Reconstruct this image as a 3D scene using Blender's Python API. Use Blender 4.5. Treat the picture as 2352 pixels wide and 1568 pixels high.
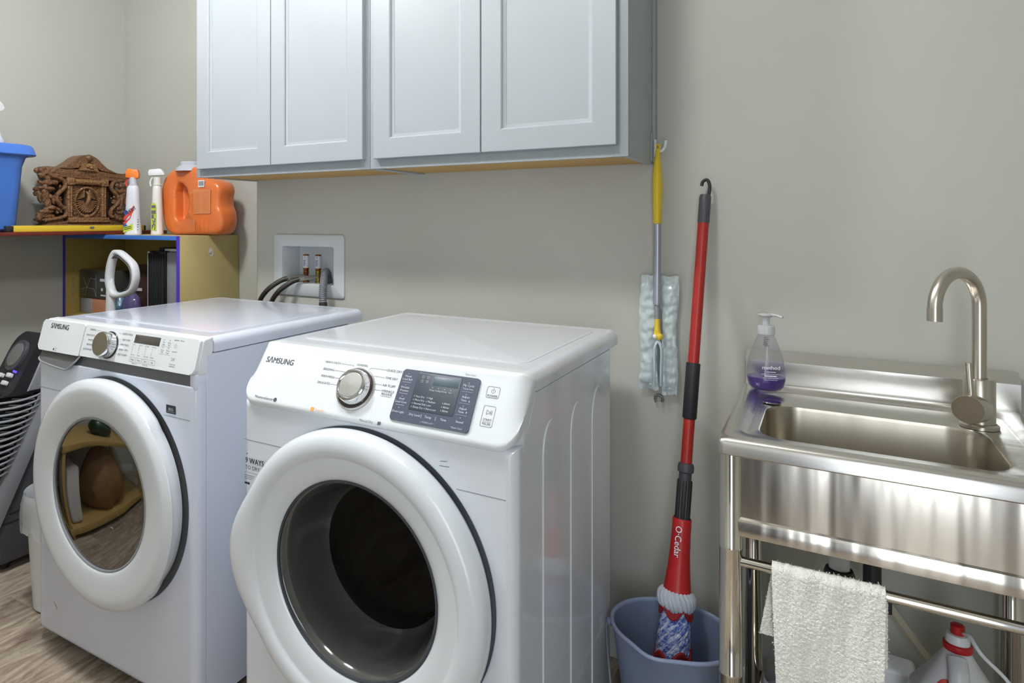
import bpy, bmesh, math, random
from mathutils import Vector, Matrix, noise as mn
random.seed(7)
for o in list(bpy.data.objects): bpy.data.objects.remove(o)
S = bpy.context.scene
COL = S.collection
PI = math.pi

# ---------------------------------------------------------------- camera
cam = bpy.data.cameras.new('camera')
cam.sensor_width = 36.0
cam.lens = 1565.0 / 2352.0 * 36.0
cam.shift_x = (1176 - 900) / 2352.0
cam.shift_y = -(784 - 508) / 2352.0
cam.clip_start = 0.02
camo = bpy.data.objects.new('camera', cam); COL.objects.link(camo)
camo.location = (0, 0, 1.25)
camo.rotation_euler = (PI/2, 0, math.radians(32.6))
S.camera = camo

# ---------------------------------------------------------------- light
w = bpy.data.worlds.new('world'); S.world = w
w.use_nodes = True
w.node_tree.nodes['Background'].inputs[0].default_value = (0.80, 0.86, 1.0, 1)
w.node_tree.nodes['Background'].inputs[1].default_value = 0.3
def area(name, loc, target, sx, sy, power, col):
    l = bpy.data.lights.new(name, 'AREA'); l.shape = 'RECTANGLE'; l.size = sx; l.size_y = sy
    l.energy = power; l.color = col
    o = bpy.data.objects.new(name, l); COL.objects.link(o); o.location = loc
    d = Vector(target) - Vector(loc)
    o.rotation_euler = d.to_track_quat('-Z', 'Y').to_euler()
    return o
def bulb(name, loc, power, col, r):
    l = bpy.data.lights.new(name, 'POINT'); l.energy = power; l.color = col; l.shadow_soft_size = r
    o = bpy.data.objects.new(name, l); COL.objects.link(o); o.location = loc; return o
bulb('ceiling_lamp_light', (-1.72, .88, 2.50), 60, (.98, .99, 1.0), .12)
bulb('ceiling_lamp_light_right', (-.66, .80, 2.50), 22, (1.0, .995, .98), .12)
area('added_fill_light', (.30, -.64, 1.05), (.0, 1.7, .75), .45, 1.9, 11, (.88, .94, 1.0))  # added soft fill behind the camera, brightens fronts and streaks the sink
S.view_settings.view_transform = 'Standard'
S.view_settings.look = 'None'
S.view_settings.gamma = 1.0
S.view_settings.use_curve_mapping = False
S.view_settings.exposure = 0.42

# ---------------------------------------------------------------- materials
def hexc(h):
    h = h.lstrip('#'); c = [int(h[i:i+2], 16)/255 for i in (0, 2, 4)]
    return tuple((x/12.92 if x <= .04045 else ((x+.055)/1.055)**2.4) for x in c) + (1,)
def mat(name, col, rough=.5, metal=0, bump=0, bscale=60, bstretch=(1, 1, 1), var=0.04, coat=0, spec=.5, trans=0, sub=0, alpha=1, vscale=9):
    m = bpy.data.materials.new(name); m.use_nodes = True
    nt = m.node_tree; N = nt.nodes; L = nt.links; b = N['Principled BSDF']
    c = hexc(col) if isinstance(col, str) else tuple(col) + (1,)
    tc = N.new('ShaderNodeTexCoord'); mp = N.new('ShaderNodeMapping'); mp.inputs['Scale'].default_value = bstretch
    L.new(tc.outputs['Object'], mp.inputs['Vector'])
    nz = N.new('ShaderNodeTexNoise'); nz.inputs['Scale'].default_value = vscale; nz.inputs['Detail'].default_value = 4
    L.new(mp.outputs[0], nz.inputs['Vector'])
    mx = N.new('ShaderNodeMix'); mx.data_type = 'RGBA'
    mx.inputs[6].default_value = tuple(max(0, x*(1-var)) for x in c[:3]) + (1,)
    mx.inputs[7].default_value = tuple(min(1, x*(1+var)) for x in c[:3]) + (1,)
    L.new(nz.outputs['Fac'], mx.inputs[0]); L.new(mx.outputs[2], b.inputs['Base Color'])
    b.inputs['Roughness'].default_value = rough; b.inputs['Metallic'].default_value = metal
    b.inputs['Coat Weight'].default_value = coat; b.inputs['Coat Roughness'].default_value = .08
    b.inputs['Specular IOR Level'].default_value = spec
    b.inputs['Transmission Weight'].default_value = trans
    b.inputs['Alpha'].default_value = alpha
    if sub:
        b.inputs['Subsurface Weight'].default_value = sub; b.inputs['Subsurface Radius'].default_value = (.02, .015, .01)
        b.inputs['Subsurface Scale'].default_value = .3
    if bump:
        n2 = N.new('ShaderNodeTexNoise'); n2.inputs['Scale'].default_value = bscale; n2.inputs['Detail'].default_value = 3
        L.new(mp.outputs[0], n2.inputs['Vector'])
        bp = N.new('ShaderNodeBump'); bp.inputs['Strength'].default_value = bump; bp.inputs['Distance'].default_value = .01
        L.new(n2.outputs['Fac'], bp.inputs['Height']); L.new(bp.outputs[0], b.inputs['Normal'])
    return m
def clearmat(name, tint, gloss=.05, opacity=0.15, body='#ffffff', ior=1.45):
    """thin clear plastic or glass: tinted see-through, fresnel gloss and a little body colour"""
    m = bpy.data.materials.new(name); m.use_nodes = True
    nt = m.node_tree; N = nt.nodes; L = nt.links
    for n in list(N): N.remove(n)
    out = N.new('ShaderNodeOutputMaterial')
    tr = N.new('ShaderNodeBsdfTransparent'); tr.inputs[0].default_value = hexc(tint)
    df = N.new('ShaderNodeBsdfDiffuse'); df.inputs[0].default_value = hexc(body)
    gl = N.new('ShaderNodeBsdfGlossy'); gl.inputs['Roughness'].default_value = gloss
    m1 = N.new('ShaderNodeMixShader'); m1.inputs[0].default_value = opacity
    L.new(tr.outputs[0], m1.inputs[1]); L.new(df.outputs[0], m1.inputs[2])
    lw = N.new('ShaderNodeLayerWeight'); lw.inputs[0].default_value = .5
    pw = N.new('ShaderNodeMath'); pw.operation = 'POWER'; pw.inputs[1].default_value = 4; L.new(lw.outputs['Facing'], pw.inputs[0])
    f0 = ((ior-1)/(ior+1))**2
    ma = N.new('ShaderNodeMath'); ma.operation = 'MULTIPLY_ADD'; ma.inputs[1].default_value = .9-f0; ma.inputs[2].default_value = f0; L.new(pw.outputs[0], ma.inputs[0])
    m2 = N.new('ShaderNodeMixShader'); L.new(ma.outputs[0], m2.inputs[0])
    L.new(m1.outputs[0], m2.inputs[1]); L.new(gl.outputs[0], m2.inputs[2])
    L.new(m2.outputs[0], out.inputs[0])
    return m
def wallmat(name, col):
    m = mat(name, col, rough=.62, var=.03, vscale=3, spec=.3)
    nt = m.node_tree; N = nt.nodes; L = nt.links; b = N['Principled BSDF']
    tc = [n for n in N if n.type == 'TEX_COORD'][0]
    n1 = N.new('ShaderNodeTexNoise'); n1.inputs['Scale'].default_value = 3.6; n1.inputs['Detail'].default_value = 6; n1.inputs['Roughness'].default_value = .62; n1.inputs['Distortion'].default_value = .7
    L.new(tc.outputs['Object'], n1.inputs['Vector'])
    cr = N.new('ShaderNodeValToRGB'); cr.color_ramp.elements[0].position = .56; cr.color_ramp.elements[1].position = .70
    L.new(n1.outputs['Fac'], cr.inputs[0])
    n2 = N.new('ShaderNodeTexNoise'); n2.inputs['Scale'].default_value = 90; L.new(tc.outputs['Object'], n2.inputs['Vector'])
    ad = N.new('ShaderNodeMath'); ad.operation = 'MULTIPLY_ADD'; ad.inputs[1].default_value = .12
    L.new(n2.outputs['Fac'], ad.inputs[0]); L.new(cr.outputs[0], ad.inputs[2])
    bp = N.new('ShaderNodeBump'); bp.inputs['Strength'].default_value = .16; bp.inputs['Distance'].default_value = .0035
    L.new(ad.outputs[0], bp.inputs['Height']); L.new(bp.outputs[0], b.inputs['Normal'])
    return m
def floormat():
    m = bpy.data.materials.new('wood_look_tile'); m.use_nodes = True
    nt = m.node_tree; N = nt.nodes; L = nt.links; b = N['Principled BSDF']
    tc = N.new('ShaderNodeTexCoord'); mp = N.new('ShaderNodeMapping'); mp.inputs['Rotation'].default_value = (0, 0, PI/2); mp.inputs['Location'].default_value = (.31, .045, 0)
    L.new(tc.outputs['Object'], mp.inputs['Vector'])
    br = N.new('ShaderNodeTexBrick'); br.inputs['Scale'].default_value = 1.0; br.offset = .37
    br.inputs['Brick Width'].default_value = .92; br.inputs['Row Height'].default_value = .150
    br.inputs['Mortar Size'].default_value = .0016; br.inputs['Mortar Smooth'].default_value = .1
    br.inputs['Color1'].default_value = (.25, .25, .25, 1); br.inputs['Color2'].default_value = (.75, .75, .75, 1); br.inputs['Mortar'].default_value = (.5, .5, .5, 1)
    L.new(mp.outputs[0], br.inputs['Vector'])
    # shift the grain plank by plank
    ad = N.new('ShaderNodeVectorMath'); ad.operation = 'MULTIPLY_ADD'; ad.inputs[1].default_value = (9, 5, 3); L.new(br.outputs['Color'], ad.inputs[0]); L.new(tc.outputs['Object'], ad.inputs[2])
    def noise(scale, st, det, rough, dist):
        q = N.new('ShaderNodeMapping'); q.inputs['Scale'].default_value = st; L.new(ad.outputs[0], q.inputs['Vector'])
        n = N.new('ShaderNodeTexNoise'); n.inputs['Scale'].default_value = scale; n.inputs['Detail'].default_value = det; n.inputs['Roughness'].default_value = rough; n.inputs['Distortion'].default_value = dist
        L.new(q.outputs[0], n.inputs['Vector']); return n
    g1 = noise(3.2, (7, 1.2, 1), 9, .72, 1.6); g2 = noise(9, (14, 1.1, 1), 5, .7, .4)
    c1 = N.new('ShaderNodeValToRGB'); e = c1.color_ramp.elements; e[0].position = .33; e[0].color = hexc('#75655a'); e[1].position = .70; e[1].color = hexc('#d8cdbf')
    k = e.new(.50); k.color = hexc('#a99a88')
    L.new(g1.outputs['Fac'], c1.inputs[0])
    c2 = N.new('ShaderNodeValToRGB'); c2.color_ramp.elements[0].position = .35; c2.color_ramp.elements[0].color = (.6, .6, .6, 1); c2.color_ramp.elements[1].position = .62; c2.color_ramp.elements[1].color = (1, 1, 1, 1)
    L.new(g2.outputs['Fac'], c2.inputs[0])
    m1 = N.new('ShaderNodeMix'); m1.data_type = 'RGBA'; m1.blend_type = 'MULTIPLY'; m1.inputs[0].default_value = .75; L.new(c1.outputs[0], m1.inputs[6]); L.new(c2.outputs[0], m1.inputs[7])
    m2 = N.new('ShaderNodeMix'); m2.data_type = 'RGBA'; m2.blend_type = 'OVERLAY'; m2.inputs[0].default_value = .30; L.new(m1.outputs[2], m2.inputs[6]); L.new(br.outputs['Color'], m2.inputs[7])
    m3 = N.new('ShaderNodeMix'); m3.data_type = 'RGBA'; m3.inputs[7].default_value = hexc('#a39a8d'); L.new(br.outputs['Fac'], m3.inputs[0]); L.new(m2.outputs[2], m3.inputs[6]); L.new(m3.outputs[2], b.inputs['Base Color'])
    b.inputs['Roughness'].default_value = .40
    bp = N.new('ShaderNodeBump'); bp.inputs['Strength'].default_value = .25; bp.inputs['Distance'].default_value = .003
    L.new(br.outputs['Fac'], bp.inputs['Height']); bp.invert = True; L.new(bp.outputs[0], b.inputs['Normal'])
    return m
def steel(name, col, rough, wav=.25, stretch=(7, 7, .6), scale=1.0, fine=0):
    m = mat(name, col, rough=rough, metal=1, bump=wav, bscale=scale, bstretch=stretch, var=.06, vscale=1.2)
    for n in m.node_tree.nodes:
        if n.type == 'BUMP': n.inputs['Distance'].default_value = .02
    return m
def woodcarve(name, a, bcol):
    m = mat(name, a, rough=.38, bump=.9, bscale=85, var=.0)
    nt = m.node_tree; N = nt.nodes; L = nt.links; b = N['Principled BSDF']
    tc = [n for n in N if n.type == 'TEX_COORD'][0]
    mp = N.new('ShaderNodeMapping'); mp.inputs['Scale'].default_value = (8, 8, 60); L.new(tc.outputs['Object'], mp.inputs['Vector'])
    nz = N.new('ShaderNodeTexNoise'); nz.inputs['Scale'].default_value = 1.5; nz.inputs['Detail'].default_value = 5; L.new(mp.outputs[0], nz.inputs['Vector'])
    mx = N.new('ShaderNodeMix'); mx.data_type = 'RGBA'; mx.inputs[6].default_value = hexc(a); mx.inputs[7].default_value = hexc(bcol)
    L.new(nz.outputs['Fac'], mx.inputs[0]); L.new(mx.outputs[2], b.inputs['Base Color'])
    return m

WALL = wallmat('greige_wall', '#b8b9b1')
FLOOR = floormat()
CEIL = mat('ceiling_white', '#dcdad4', rough=.8)
TRIM = mat('trim_white', '#d3d5d4', rough=.4)
CAB = mat('cabinet_paint', '#9ca3a8', rough=.42, var=.015, spec=.4)
PLY = mat('plywood', '#b89455', rough=.6, bstretch=(1, 9, 9), var=.15)
ENAMEL = mat('white_enamel', '#d9dee6', rough=.22, var=.01, coat=.7)
ENAMELW = mat('white_enamel_blue', '#d3daea', rough=.2, var=.01, coat=.6)
PANELW = mat('panel_white', '#dde2e6', rough=.2, var=.01, coat=.3)
DOORW = mat('door_white_plastic', '#d6dce2', rough=.24, var=.01, coat=.25)
GREYBAND = mat('grey_band', '#717375', rough=.35, metal=.3)  # grey plastic, colour darkened to hold the shade under the washer console
RECESS = mat('recess_grey', '#565a61', rough=.6)  # shade of the dryer door gap put into the colour
SEAM = mat('dark_seam', '#3c4046', rough=.7)
CHROME = mat('chrome', '#d8d9da', rough=.09, metal=1, var=.01)
BRUSHED = mat('brushed_metal', '#a8a090', rough=.28, metal=1, bump=.1, bscale=120, bstretch=(1, 1, 12))
KNOBC = mat('knob_cap_silver', '#b4b6b3', rough=.38, metal=.9, bump=.05, bscale=200, bstretch=(1, 1, 14))
DARKRING = mat('dark_ring', '#2c2328', rough=.2, coat=.5)
SLATE = mat('slate_plastic', '#4a5263', rough=.3, coat=.3)
SLATED = mat('slate_dark', '#39424e', rough=.45)
LCD = mat('lcd', '#4a5a66', rough=.4)
LCDK = mat('lcd_dark', '#4b4844', rough=.12, coat=.6)
INK = mat('grey_ink', '#4b5058', rough=.6)
INKD = mat('dark_ink', '#2a2c33', rough=.6)
INKL = mat('light_ink', '#c7ccd6', rough=.6)
INKO = mat('orange_ink', '#e8a04a', rough=.6)
INKW = mat('white_ink', '#eceff2', rough=.6)
GASKET = mat('gasket_grey', '#6c6e70', rough=.55)
DRUM = mat('drum_steel', '#8b8d90', rough=.35, metal=.8)
DRUMD = mat('drum_dark', '#2b2c2e', rough=.5)
LAUND = mat('dark_laundry', '#0d0e13', rough=.9, bump=.6, bscale=20)
LAUNDB = mat('navy_laundry', '#161c34', rough=.9, bump=.6, bscale=20)
LAUNDT = mat('tan_laundry', '#8d6f52', rough=.9, bump=.6, bscale=20)
GLASSD = clearmat('smoked_glass', '#55565c', gloss=.03, opacity=.05, body='#17171a', ior=1.28)
GLASSW = clearmat('tinted_glass', '#7c7368', gloss=.02, opacity=.05, body='#5a5148', ior=3.2)
GLASSRIM = mat('smoke_rim', '#484847', rough=.1, coat=.7, var=.35, vscale=5, bump=.15, bscale=9)
STEEL = steel('stainless', '#d6d0c4', .17, wav=.45)
STEELT = steel('stainless_top', '#dbd9d4', .24, wav=.12, stretch=(2, 9, 9))
STEELB = steel('stainless_bowl', '#b0a99c', .27, wav=.12, stretch=(9, 9, .7))
TUBE = steel('polished_tube', '#e8e5dc', .08, wav=.04)
NICKEL = mat('brushed_nickel', '#cdc7bc', rough=.3, metal=1, var=.02)
NICKELD = mat('nickel_disc', '#8a7f6f', rough=.36, metal=1, var=.02)
RED = mat('red_plastic', '#b41f24', rough=.38)
REDM = mat('red_pole', '#a0241d', rough=.35)
BLK = mat('black_plastic', '#26262a', rough=.45)
BLKG = mat('black_gloss', '#111216', rough=.2, coat=.4)
RUB = mat('black_rubber', '#2b2420', rough=.45)
GREYP = mat('grey_plastic', '#8d9096', rough=.35)
DGREY = mat('dark_grey_plastic', '#46474d', rough=.45)
WHITEP = mat('white_plastic', '#dfe2e6', rough=.35)
YEL = mat('yellow_plastic', '#dcbf2e', rough=.4)
ALU = mat('aluminium_pole', '#a9adb8', rough=.35, metal=.6)
BUCK = mat('bucket_blue_grey', '#7b88a2', rough=.42)
BUCKR = mat('bucket_rim', '#94a2c0', rough=.4)
WIRE = mat('steel_wire', '#b4b8bf', rough=.3, metal=.8)
FLEECE = mat('mop_white', '#c4cbd8', rough=.9, bump=.4, bscale=300)
def speckle(name, ca, cb, sc):
    m = mat(name, ca, rough=.9, bump=.4, bscale=300, var=0); nt = m.node_tree; N = nt.nodes; L = nt.links
    tc = [n for n in N if n.type == 'TEX_COORD'][0]; nz = N.new('ShaderNodeTexNoise'); nz.inputs['Scale'].default_value = sc; nz.inputs['Detail'].default_value = 2; L.new(tc.outputs['Object'], nz.inputs['Vector'])
    cr = N.new('ShaderNodeValToRGB'); e = cr.color_ramp.elements; e[0].position = .44; e[0].color = hexc(ca); e[1].position = .56; e[1].color = hexc(cb); L.new(nz.outputs['Fac'], cr.inputs[0]); L.new(cr.outputs[0], N['Principled BSDF'].inputs['Base Color'])
    return m
BLUEY = speckle('mop_blue', '#4a63b4', '#a5b2da', 95)
BLUEY2 = speckle('mop_pale_blue', '#7086c6', '#c4cde6', 85)
MOPW = speckle('mop_white_blue', '#cfd6e8', '#93a4d2', 80)
REDY = mat('mop_red', '#8d1a20', rough=.8)
TOWEL = mat('terry_towel', '#fbfaf2', rough=.95, bump=.5, bscale=420, var=.04, vscale=60)
PACK = clearmat('refill_film', '#eef4f4', gloss=.14, opacity=.62, body='#dbe6e8')
PACKD = mat('refill_fibre', '#cfdde0', rough=.85, bump=.5, bscale=120)
BLUEF = mat('pale_blue_fork', '#b9cbd9', rough=.4)
WRED = mat('shelf_red', '#6b2a20', rough=.4)
BYEL = mat('bookcase_yellow', '#b8a873', rough=.55, var=.08, vscale=4)
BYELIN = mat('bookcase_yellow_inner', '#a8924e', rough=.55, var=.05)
BBLUE = mat('edge_blue', '#3e74c4', rough=.4)
BPUR = mat('edge_purple', '#4a35a8', rough=.4)
LEV = mat('level_yellow', '#d9bb35', rough=.4)
CARVE = woodcarve('carved_wood', '#87603f', '#5f432c')
CARVED = mat('carved_wood_dark', '#2c1b12', rough=.7)
CARVEL = woodcarve('carved_wood_light', '#9c744c', '#775636')
BINB = mat('bin_blue', '#3f6cba', rough=.4)
BINL = mat('bin_lid_blue', '#4a78d0', rough=.4)
JUGO = mat('jug_orange', '#dc763a', rough=.28, coat=.3, sub=.15)
CAPC = mat('cap_translucent', '#c3c6d2', rough=.25, coat=.3)
LABO = mat('label_orange', '#d98a58', rough=.5)
LABOD = mat('label_print', '#c06a38', rough=.5)
BOTW = mat('bottle_white', '#d5d8e2', rough=.3, coat=.2)
BOTC = mat('bottle_cream', '#dcdcd8', rough=.3, coat=.2)
ORG = mat('trigger_orange', '#ef7e30', rough=.35)
LBLUE = mat('label_blue', '#2c43a8', rough=.5)
LRED = mat('label_red', '#d23a2e', rough=.5)
LGRN = mat('label_green', '#b9c93c', rough=.5)
LPUR = mat('label_purple', '#6a5a88', rough=.5)
PAPER = mat('paper_white', '#d9dadb', rough=.7)
BRASS = mat('brass', '#9a8440', rough=.3, metal=.9)
COPPER = mat('copper', '#8f5636', rough=.35, metal=.9)
SILV = mat('hose_nut', '#a7a9a4', rough=.3, metal=.8)
CORR = mat('corrugated_grey', '#6d7076', rough=.5)
BOXW = mat('box_plastic_white', '#ced3d6', rough=.45)
CLEARP = clearmat('clear_plastic', '#f4f4f7', gloss=.04, opacity=.05, body='#c8c8d2', ior=1.35)
PUMP = clearmat('frosted_pump', '#e8eaec', gloss=.15, opacity=.6, body='#d8dadb')
LIQ = clearmat('purple_soap', '#9a7cd0', gloss=.05, opacity=.45, body='#5d3da0', ior=1.3)
FILMDK = mat('dark_box', '#3a3a38', rough=.2, coat=.5, var=.25, vscale=14)
BRN = mat('dark_brown_pouch', '#3c2622', rough=.28, coat=.4, bump=.5, bscale=25)
BEIG = mat('beige_carton', '#a48a62', rough=.7)
PEACH = mat('peach_carton', '#b98263', rough=.7)
TEAL = mat('blue_bag', '#2f5f7c', rough=.3, bump=.6, bscale=25, coat=.3)
LAV = clearmat('lavender_film', '#b9b4d8', gloss=.08, opacity=.45, body='#7c74a8')
GREYS = mat('grey_handle_inner', '#7c7873', rough=.35)
WHITEH = mat('white_handle', '#d2d5da', rough=.3, coat=.2)
BAG = clearmat('white_film_bag', '#e9edf0', gloss=.15, opacity=.55, body='#dfe4ea')
JUGW = mat('jug_white', '#d3d4d8', rough=.35, sub=.1)
LENSG = mat('grey_disc', '#6e6e6e', rough=.3)
LEDP = mat('led_purple', '#5a42d8', rough=.3)
LEDP.node_tree.nodes['Principled BSDF'].inputs['Emission Color'].default_value = hexc('#5a42ff')
LEDP.node_tree.nodes['Principled BSDF'].inputs['Emission Strength'].default_value = 1.2
LAMPM = mat('lamp_diffuser', '#ffffff', rough=.5)
LAMPM.node_tree.nodes['Principled BSDF'].inputs['Emission Color'].default_value = (1, .97, .92, 1)
LAMPM.node_tree.nodes['Principled BSDF'].inputs['Emission Strength'].default_value = 6
RACKW = mat('rack_pine', '#b89a5c', rough=.5, var=.1)
KRAFT = mat('kraft_paper', '#8d6a42', rough=.7, bump=.8, bscale=14)
GRN = mat('dark_green_plastic', '#22402c', rough=.3)

# ---------------------------------------------------------------- mesh helpers
def frame(o, xd, yd):
    x = Vector(xd).normalized(); y = Vector(yd); y = (y - x*y.dot(x)).normalized(); z = x.cross(y)
    m = Matrix((x, y, z)).transposed().to_4x4(); m.translation = Vector(o); return m
def front(x, y, z): return frame((x, y, z), (1, 0, 0), (0, 0, 1))     # local z points at the room (-Y)
def rrect(cx, cy, hx, hy, r, n=6):
    p = []
    for (sx, sy, a0) in ((1, 1, 0), (-1, 1, PI/2), (-1, -1, PI), (1, -1, 1.5*PI)):
        for i in range(n+1):
            a = a0 + (PI/2)*i/n
            p.append((cx + sx*(hx-r) + r*math.cos(a), cy + sy*(hy-r) + r*math.sin(a)))
    return p
def circ(cx, cy, r, n=48, ry=None): return [(cx+r*math.cos(2*PI*i/n), cy+(ry or r)*math.sin(2*PI*i/n)) for i in range(n)]
def cat(pts, n=8, closed=False):
    P = [Vector(p) for p in pts]; out = []; m = len(P)
    for i in range(m if closed else m-1):
        p0 = P[(i-1) % m] if closed or i > 0 else P[0]; p1 = P[i]; p2 = P[(i+1) % m]
        p3 = P[(i+2) % m] if closed or i+2 < m else P[-1]
        for k in range(n):
            t = k/n
            out.append(.5*((2*p1)+(-p0+p2)*t+(2*p0-5*p1+4*p2-p3)*t*t+(-p0+3*p1-3*p2+p3)*t**3))
    if not closed: out.append(P[-1])
    return out
class M:
    def __init__(s, T=None): s.b = bmesh.new(); s.T = T or Matrix()
    def _v(s, p): return s.b.verts.new(s.T @ Vector(p))
    def face(s, vs):
        try: return s.b.faces.new(vs)
        except ValueError: return None
    def box(s, x0, x1, y0, y1, z0, z1, bev=0, seg=2):
        vs = [s._v(p) for p in ((x0,y0,z0),(x1,y0,z0),(x1,y1,z0),(x0,y1,z0),(x0,y0,z1),(x1,y0,z1),(x1,y1,z1),(x0,y1,z1))]
        fs = [s.face([vs[i] for i in f]) for f in ((3,2,1,0),(4,5,6,7),(0,1,5,4),(1,2,6,5),(2,3,7,6),(3,0,4,7))]
        if bev:
            es = list({e for f in fs for e in f.edges})
            bmesh.ops.bevel(s.b, geom=es, offset=bev, segments=seg, profile=.5, affect='EDGES', clamp_overlap=True)
        return s
    def loft(s, loops, cap0=True, cap1=True, closed=True):
        L = [[s._v(p) for p in lp] for lp in loops]; n = len(L[0])
        for a, b2 in zip(L, L[1:]):
            for i in range(n if closed else n-1):
                j = (i+1) % n; s.face([a[i], a[j], b2[j], b2[i]])
        if cap0: s.face(L[0][::-1])
        if cap1: s.face(L[-1])
        return s
    def lathe(s, prof, n=48, f=None, cap=False):
        loops = []
        for r, h in prof:
            r = max(r, 1e-5)
            loops.append([((r*(f(2*PI*i/n, r, h) if f else 1))*math.cos(2*PI*i/n), (r*(f(2*PI*i/n, r, h) if f else 1))*math.sin(2*PI*i/n), h) for i in range(n)])
        return s.loft(loops, cap and prof[0][0] > 1e-4, cap and prof[-1][0] > 1e-4)
    def cyl(s, p0, p1, r0, r1=None, n=24, cap=True):
        return s.tube([p0, p1], [r0, r0 if r1 is None else r1], n, cap)
    def tube(s, pts, r, n=12, cap=True, closed=False, flat=None):
        P = [Vector(p) for p in pts]; m = len(P)
        R = r if isinstance(r, (list, tuple)) else [r]*m
        loops = []; nrm = None
        for i in range(m):
            a = P[i-1] if (i > 0 or closed) else P[i]; c = P[(i+1) % m] if (i < m-1 or closed) else P[i]
            t = (c-a).normalized() if (c-a).length > 1e-9 else Vector((0, 0, 1))
            if nrm is None:
                up = Vector((0, 0, 1)) if abs(t.z) < .9 else Vector((1, 0, 0)); nrm = (up - t*up.dot(t)).normalized()
            else:
                nrm = (nrm - t*nrm.dot(t)); nrm = nrm.normalized() if nrm.length > 1e-6 else Vector((1, 0, 0))
            bn = t.cross(nrm); fl = flat or (1, 1)
            loops.append([tuple(P[i] + R[i]*(fl[0]*math.cos(2*PI*k/n)*nrm + fl[1]*math.sin(2*PI*k/n)*bn)) for k in range(n)])
        if closed: loops.append(loops[0]); return s.loft(loops, False, False)
        return s.loft(loops, cap, cap)
    def prism(s, poly, h0, h1, bev=0, seg=2, both=False):
        a = [s._v((p[0], p[1], h0)) for p in poly]; b2 = [s._v((p[0], p[1], h1)) for p in poly]; n = len(poly)
        for i in range(n):
            j = (i+1) % n; s.face([a[i], a[j], b2[j], b2[i]])
        f0 = s.face(a[::-1]); f1 = s.face(b2)
        if bev:
            es = set(f1.edges) | (set(f0.edges) if both else set())
            bmesh.ops.bevel(s.b, geom=list(es), offset=bev, segments=seg, profile=.5, affect='EDGES', clamp_overlap=True)
        return s
    def ringprism(s, outer, inner, h0, h1):
        n = len(outer); q = [[s._v((p[0], p[1], h)) for p in lp] for lp, h in ((outer, h0), (outer, h1), (inner, h1), (inner, h0))]
        for a, b2 in ((0, 1), (1, 2), (2, 3), (3, 0)):
            for i in range(n):
                j = (i+1) % n; s.face([q[a][i], q[a][j], q[b2][j], q[b2][i]])
        return s
    def grid(s, f, nu, nv):
        V = [[s._v(f(i/nu, j/nv)) for j in range(nv+1)] for i in range(nu+1)]
        for i in range(nu):
            for j in range(nv): s.face([V[i][j], V[i+1][j], V[i+1][j+1], V[i][j+1]])
        return s
    def ell(s, c, rx, ry, rz, n=16, m=10):
        L = []
        for j in range(m+1):
            a = -PI/2 + PI*j/m; cr = max(math.cos(a), 1e-4)
            L.append([(c[0]+rx*cr*math.cos(2*PI*i/n), c[1]+ry*cr*math.sin(2*PI*i/n), c[2]+rz*math.sin(a)) for i in range(n)])
        return s.loft(L, False, False)
    def text(s, txt, size, x, y, z=.0007, align='CENTER', bold=0, xs=1, line=1, shear=0, T=None):
        cu = bpy.data.curves.new('t', 'FONT'); cu.body = txt; cu.size = size; cu.align_x = align; cu.align_y = 'CENTER'
        cu.shear = shear; cu.space_line = line; cu.resolution_u = 3
        o = bpy.data.objects.new('t', cu); me = bpy.data.meshes.new_from_object(o)
        B = s.T @ (T or Matrix())
        offs = [0] if not bold else [-bold*size, bold*size]
        base = me.copy()
        for k, dx in enumerate(offs):
            mm = base.copy(); mm.transform(B @ Matrix.Translation((x+dx, y+dx*.4, z+k*.00002)) @ Matrix.Diagonal((xs, 1, 1, 1))); s.b.from_mesh(mm); bpy.data.meshes.remove(mm)
        bpy.data.meshes.remove(base)
        bpy.data.meshes.remove(me); bpy.data.objects.remove(o); bpy.data.curves.remove(cu)
        return s
    def quad(s, x0, x1, y0, y1, z=.0007):
        s.face([s._v(p) for p in ((x0, y0, z), (x1, y0, z), (x1, y1, z), (x0, y1, z))]); return s
    def poly(s, pts, z=.0007): s.face([s._v((p[0], p[1], z)) for p in pts]); return s
    def line(s, pts, wd, z=.0007):
        for a, c in zip(pts, pts[1:]):
            d = Vector((c[0]-a[0], c[1]-a[1])); l = d.length or 1; nx, ny = -d.y/l*wd/2, d.x/l*wd/2
            s.face([s._v((p[0], p[1], z)) for p in ((a[0]-nx, a[1]-ny), (c[0]-nx, c[1]-ny), (c[0]+nx, c[1]+ny), (a[0]+nx, a[1]+ny))])
        return s
    def merge(s): bmesh.ops.remove_doubles(s.b, verts=s.b.verts, dist=1e-5); return s
    def obj(s, name, m, parent=None, ang=40, recalc=True, mats=None):
        if recalc: bmesh.ops.recalc_face_normals(s.b, faces=s.b.faces)
        root = parent
        while root is not None and root.parent is not None: root = root.parent
        if root is not None: bmesh.ops.translate(s.b, verts=s.b.verts, vec=-root.location)
        me = bpy.data.meshes.new(name); s.b.to_mesh(me); s.b.free()
        for p in me.polygons: p.use_smooth = True
        me.set_sharp_from_angle(angle=math.radians(ang))
        me.materials.append(m)
        for x in (mats or []): me.materials.append(x)
        o = bpy.data.objects.new(name, me); COL.objects.link(o)
        if parent is not None: o.parent = parent
        if name in ('detergent_drawer', 'control_panel', 'cabinet_body', 'lid', 'console', 'display_panel', 'front_panel', 'bin_body'):
            wn = o.modifiers.new('weighted_normals', 'WEIGHTED_NORMAL'); wn.keep_sharp = True
        return o
def thing(name, label, cate, loc, group=None):
    o = bpy.data.objects.new(name, None); COL.objects.link(o); o.location = loc; o.empty_display_size = .05
    o['label'] = label; o['category'] = cate
    if group: o['group'] = group
    return o
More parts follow.
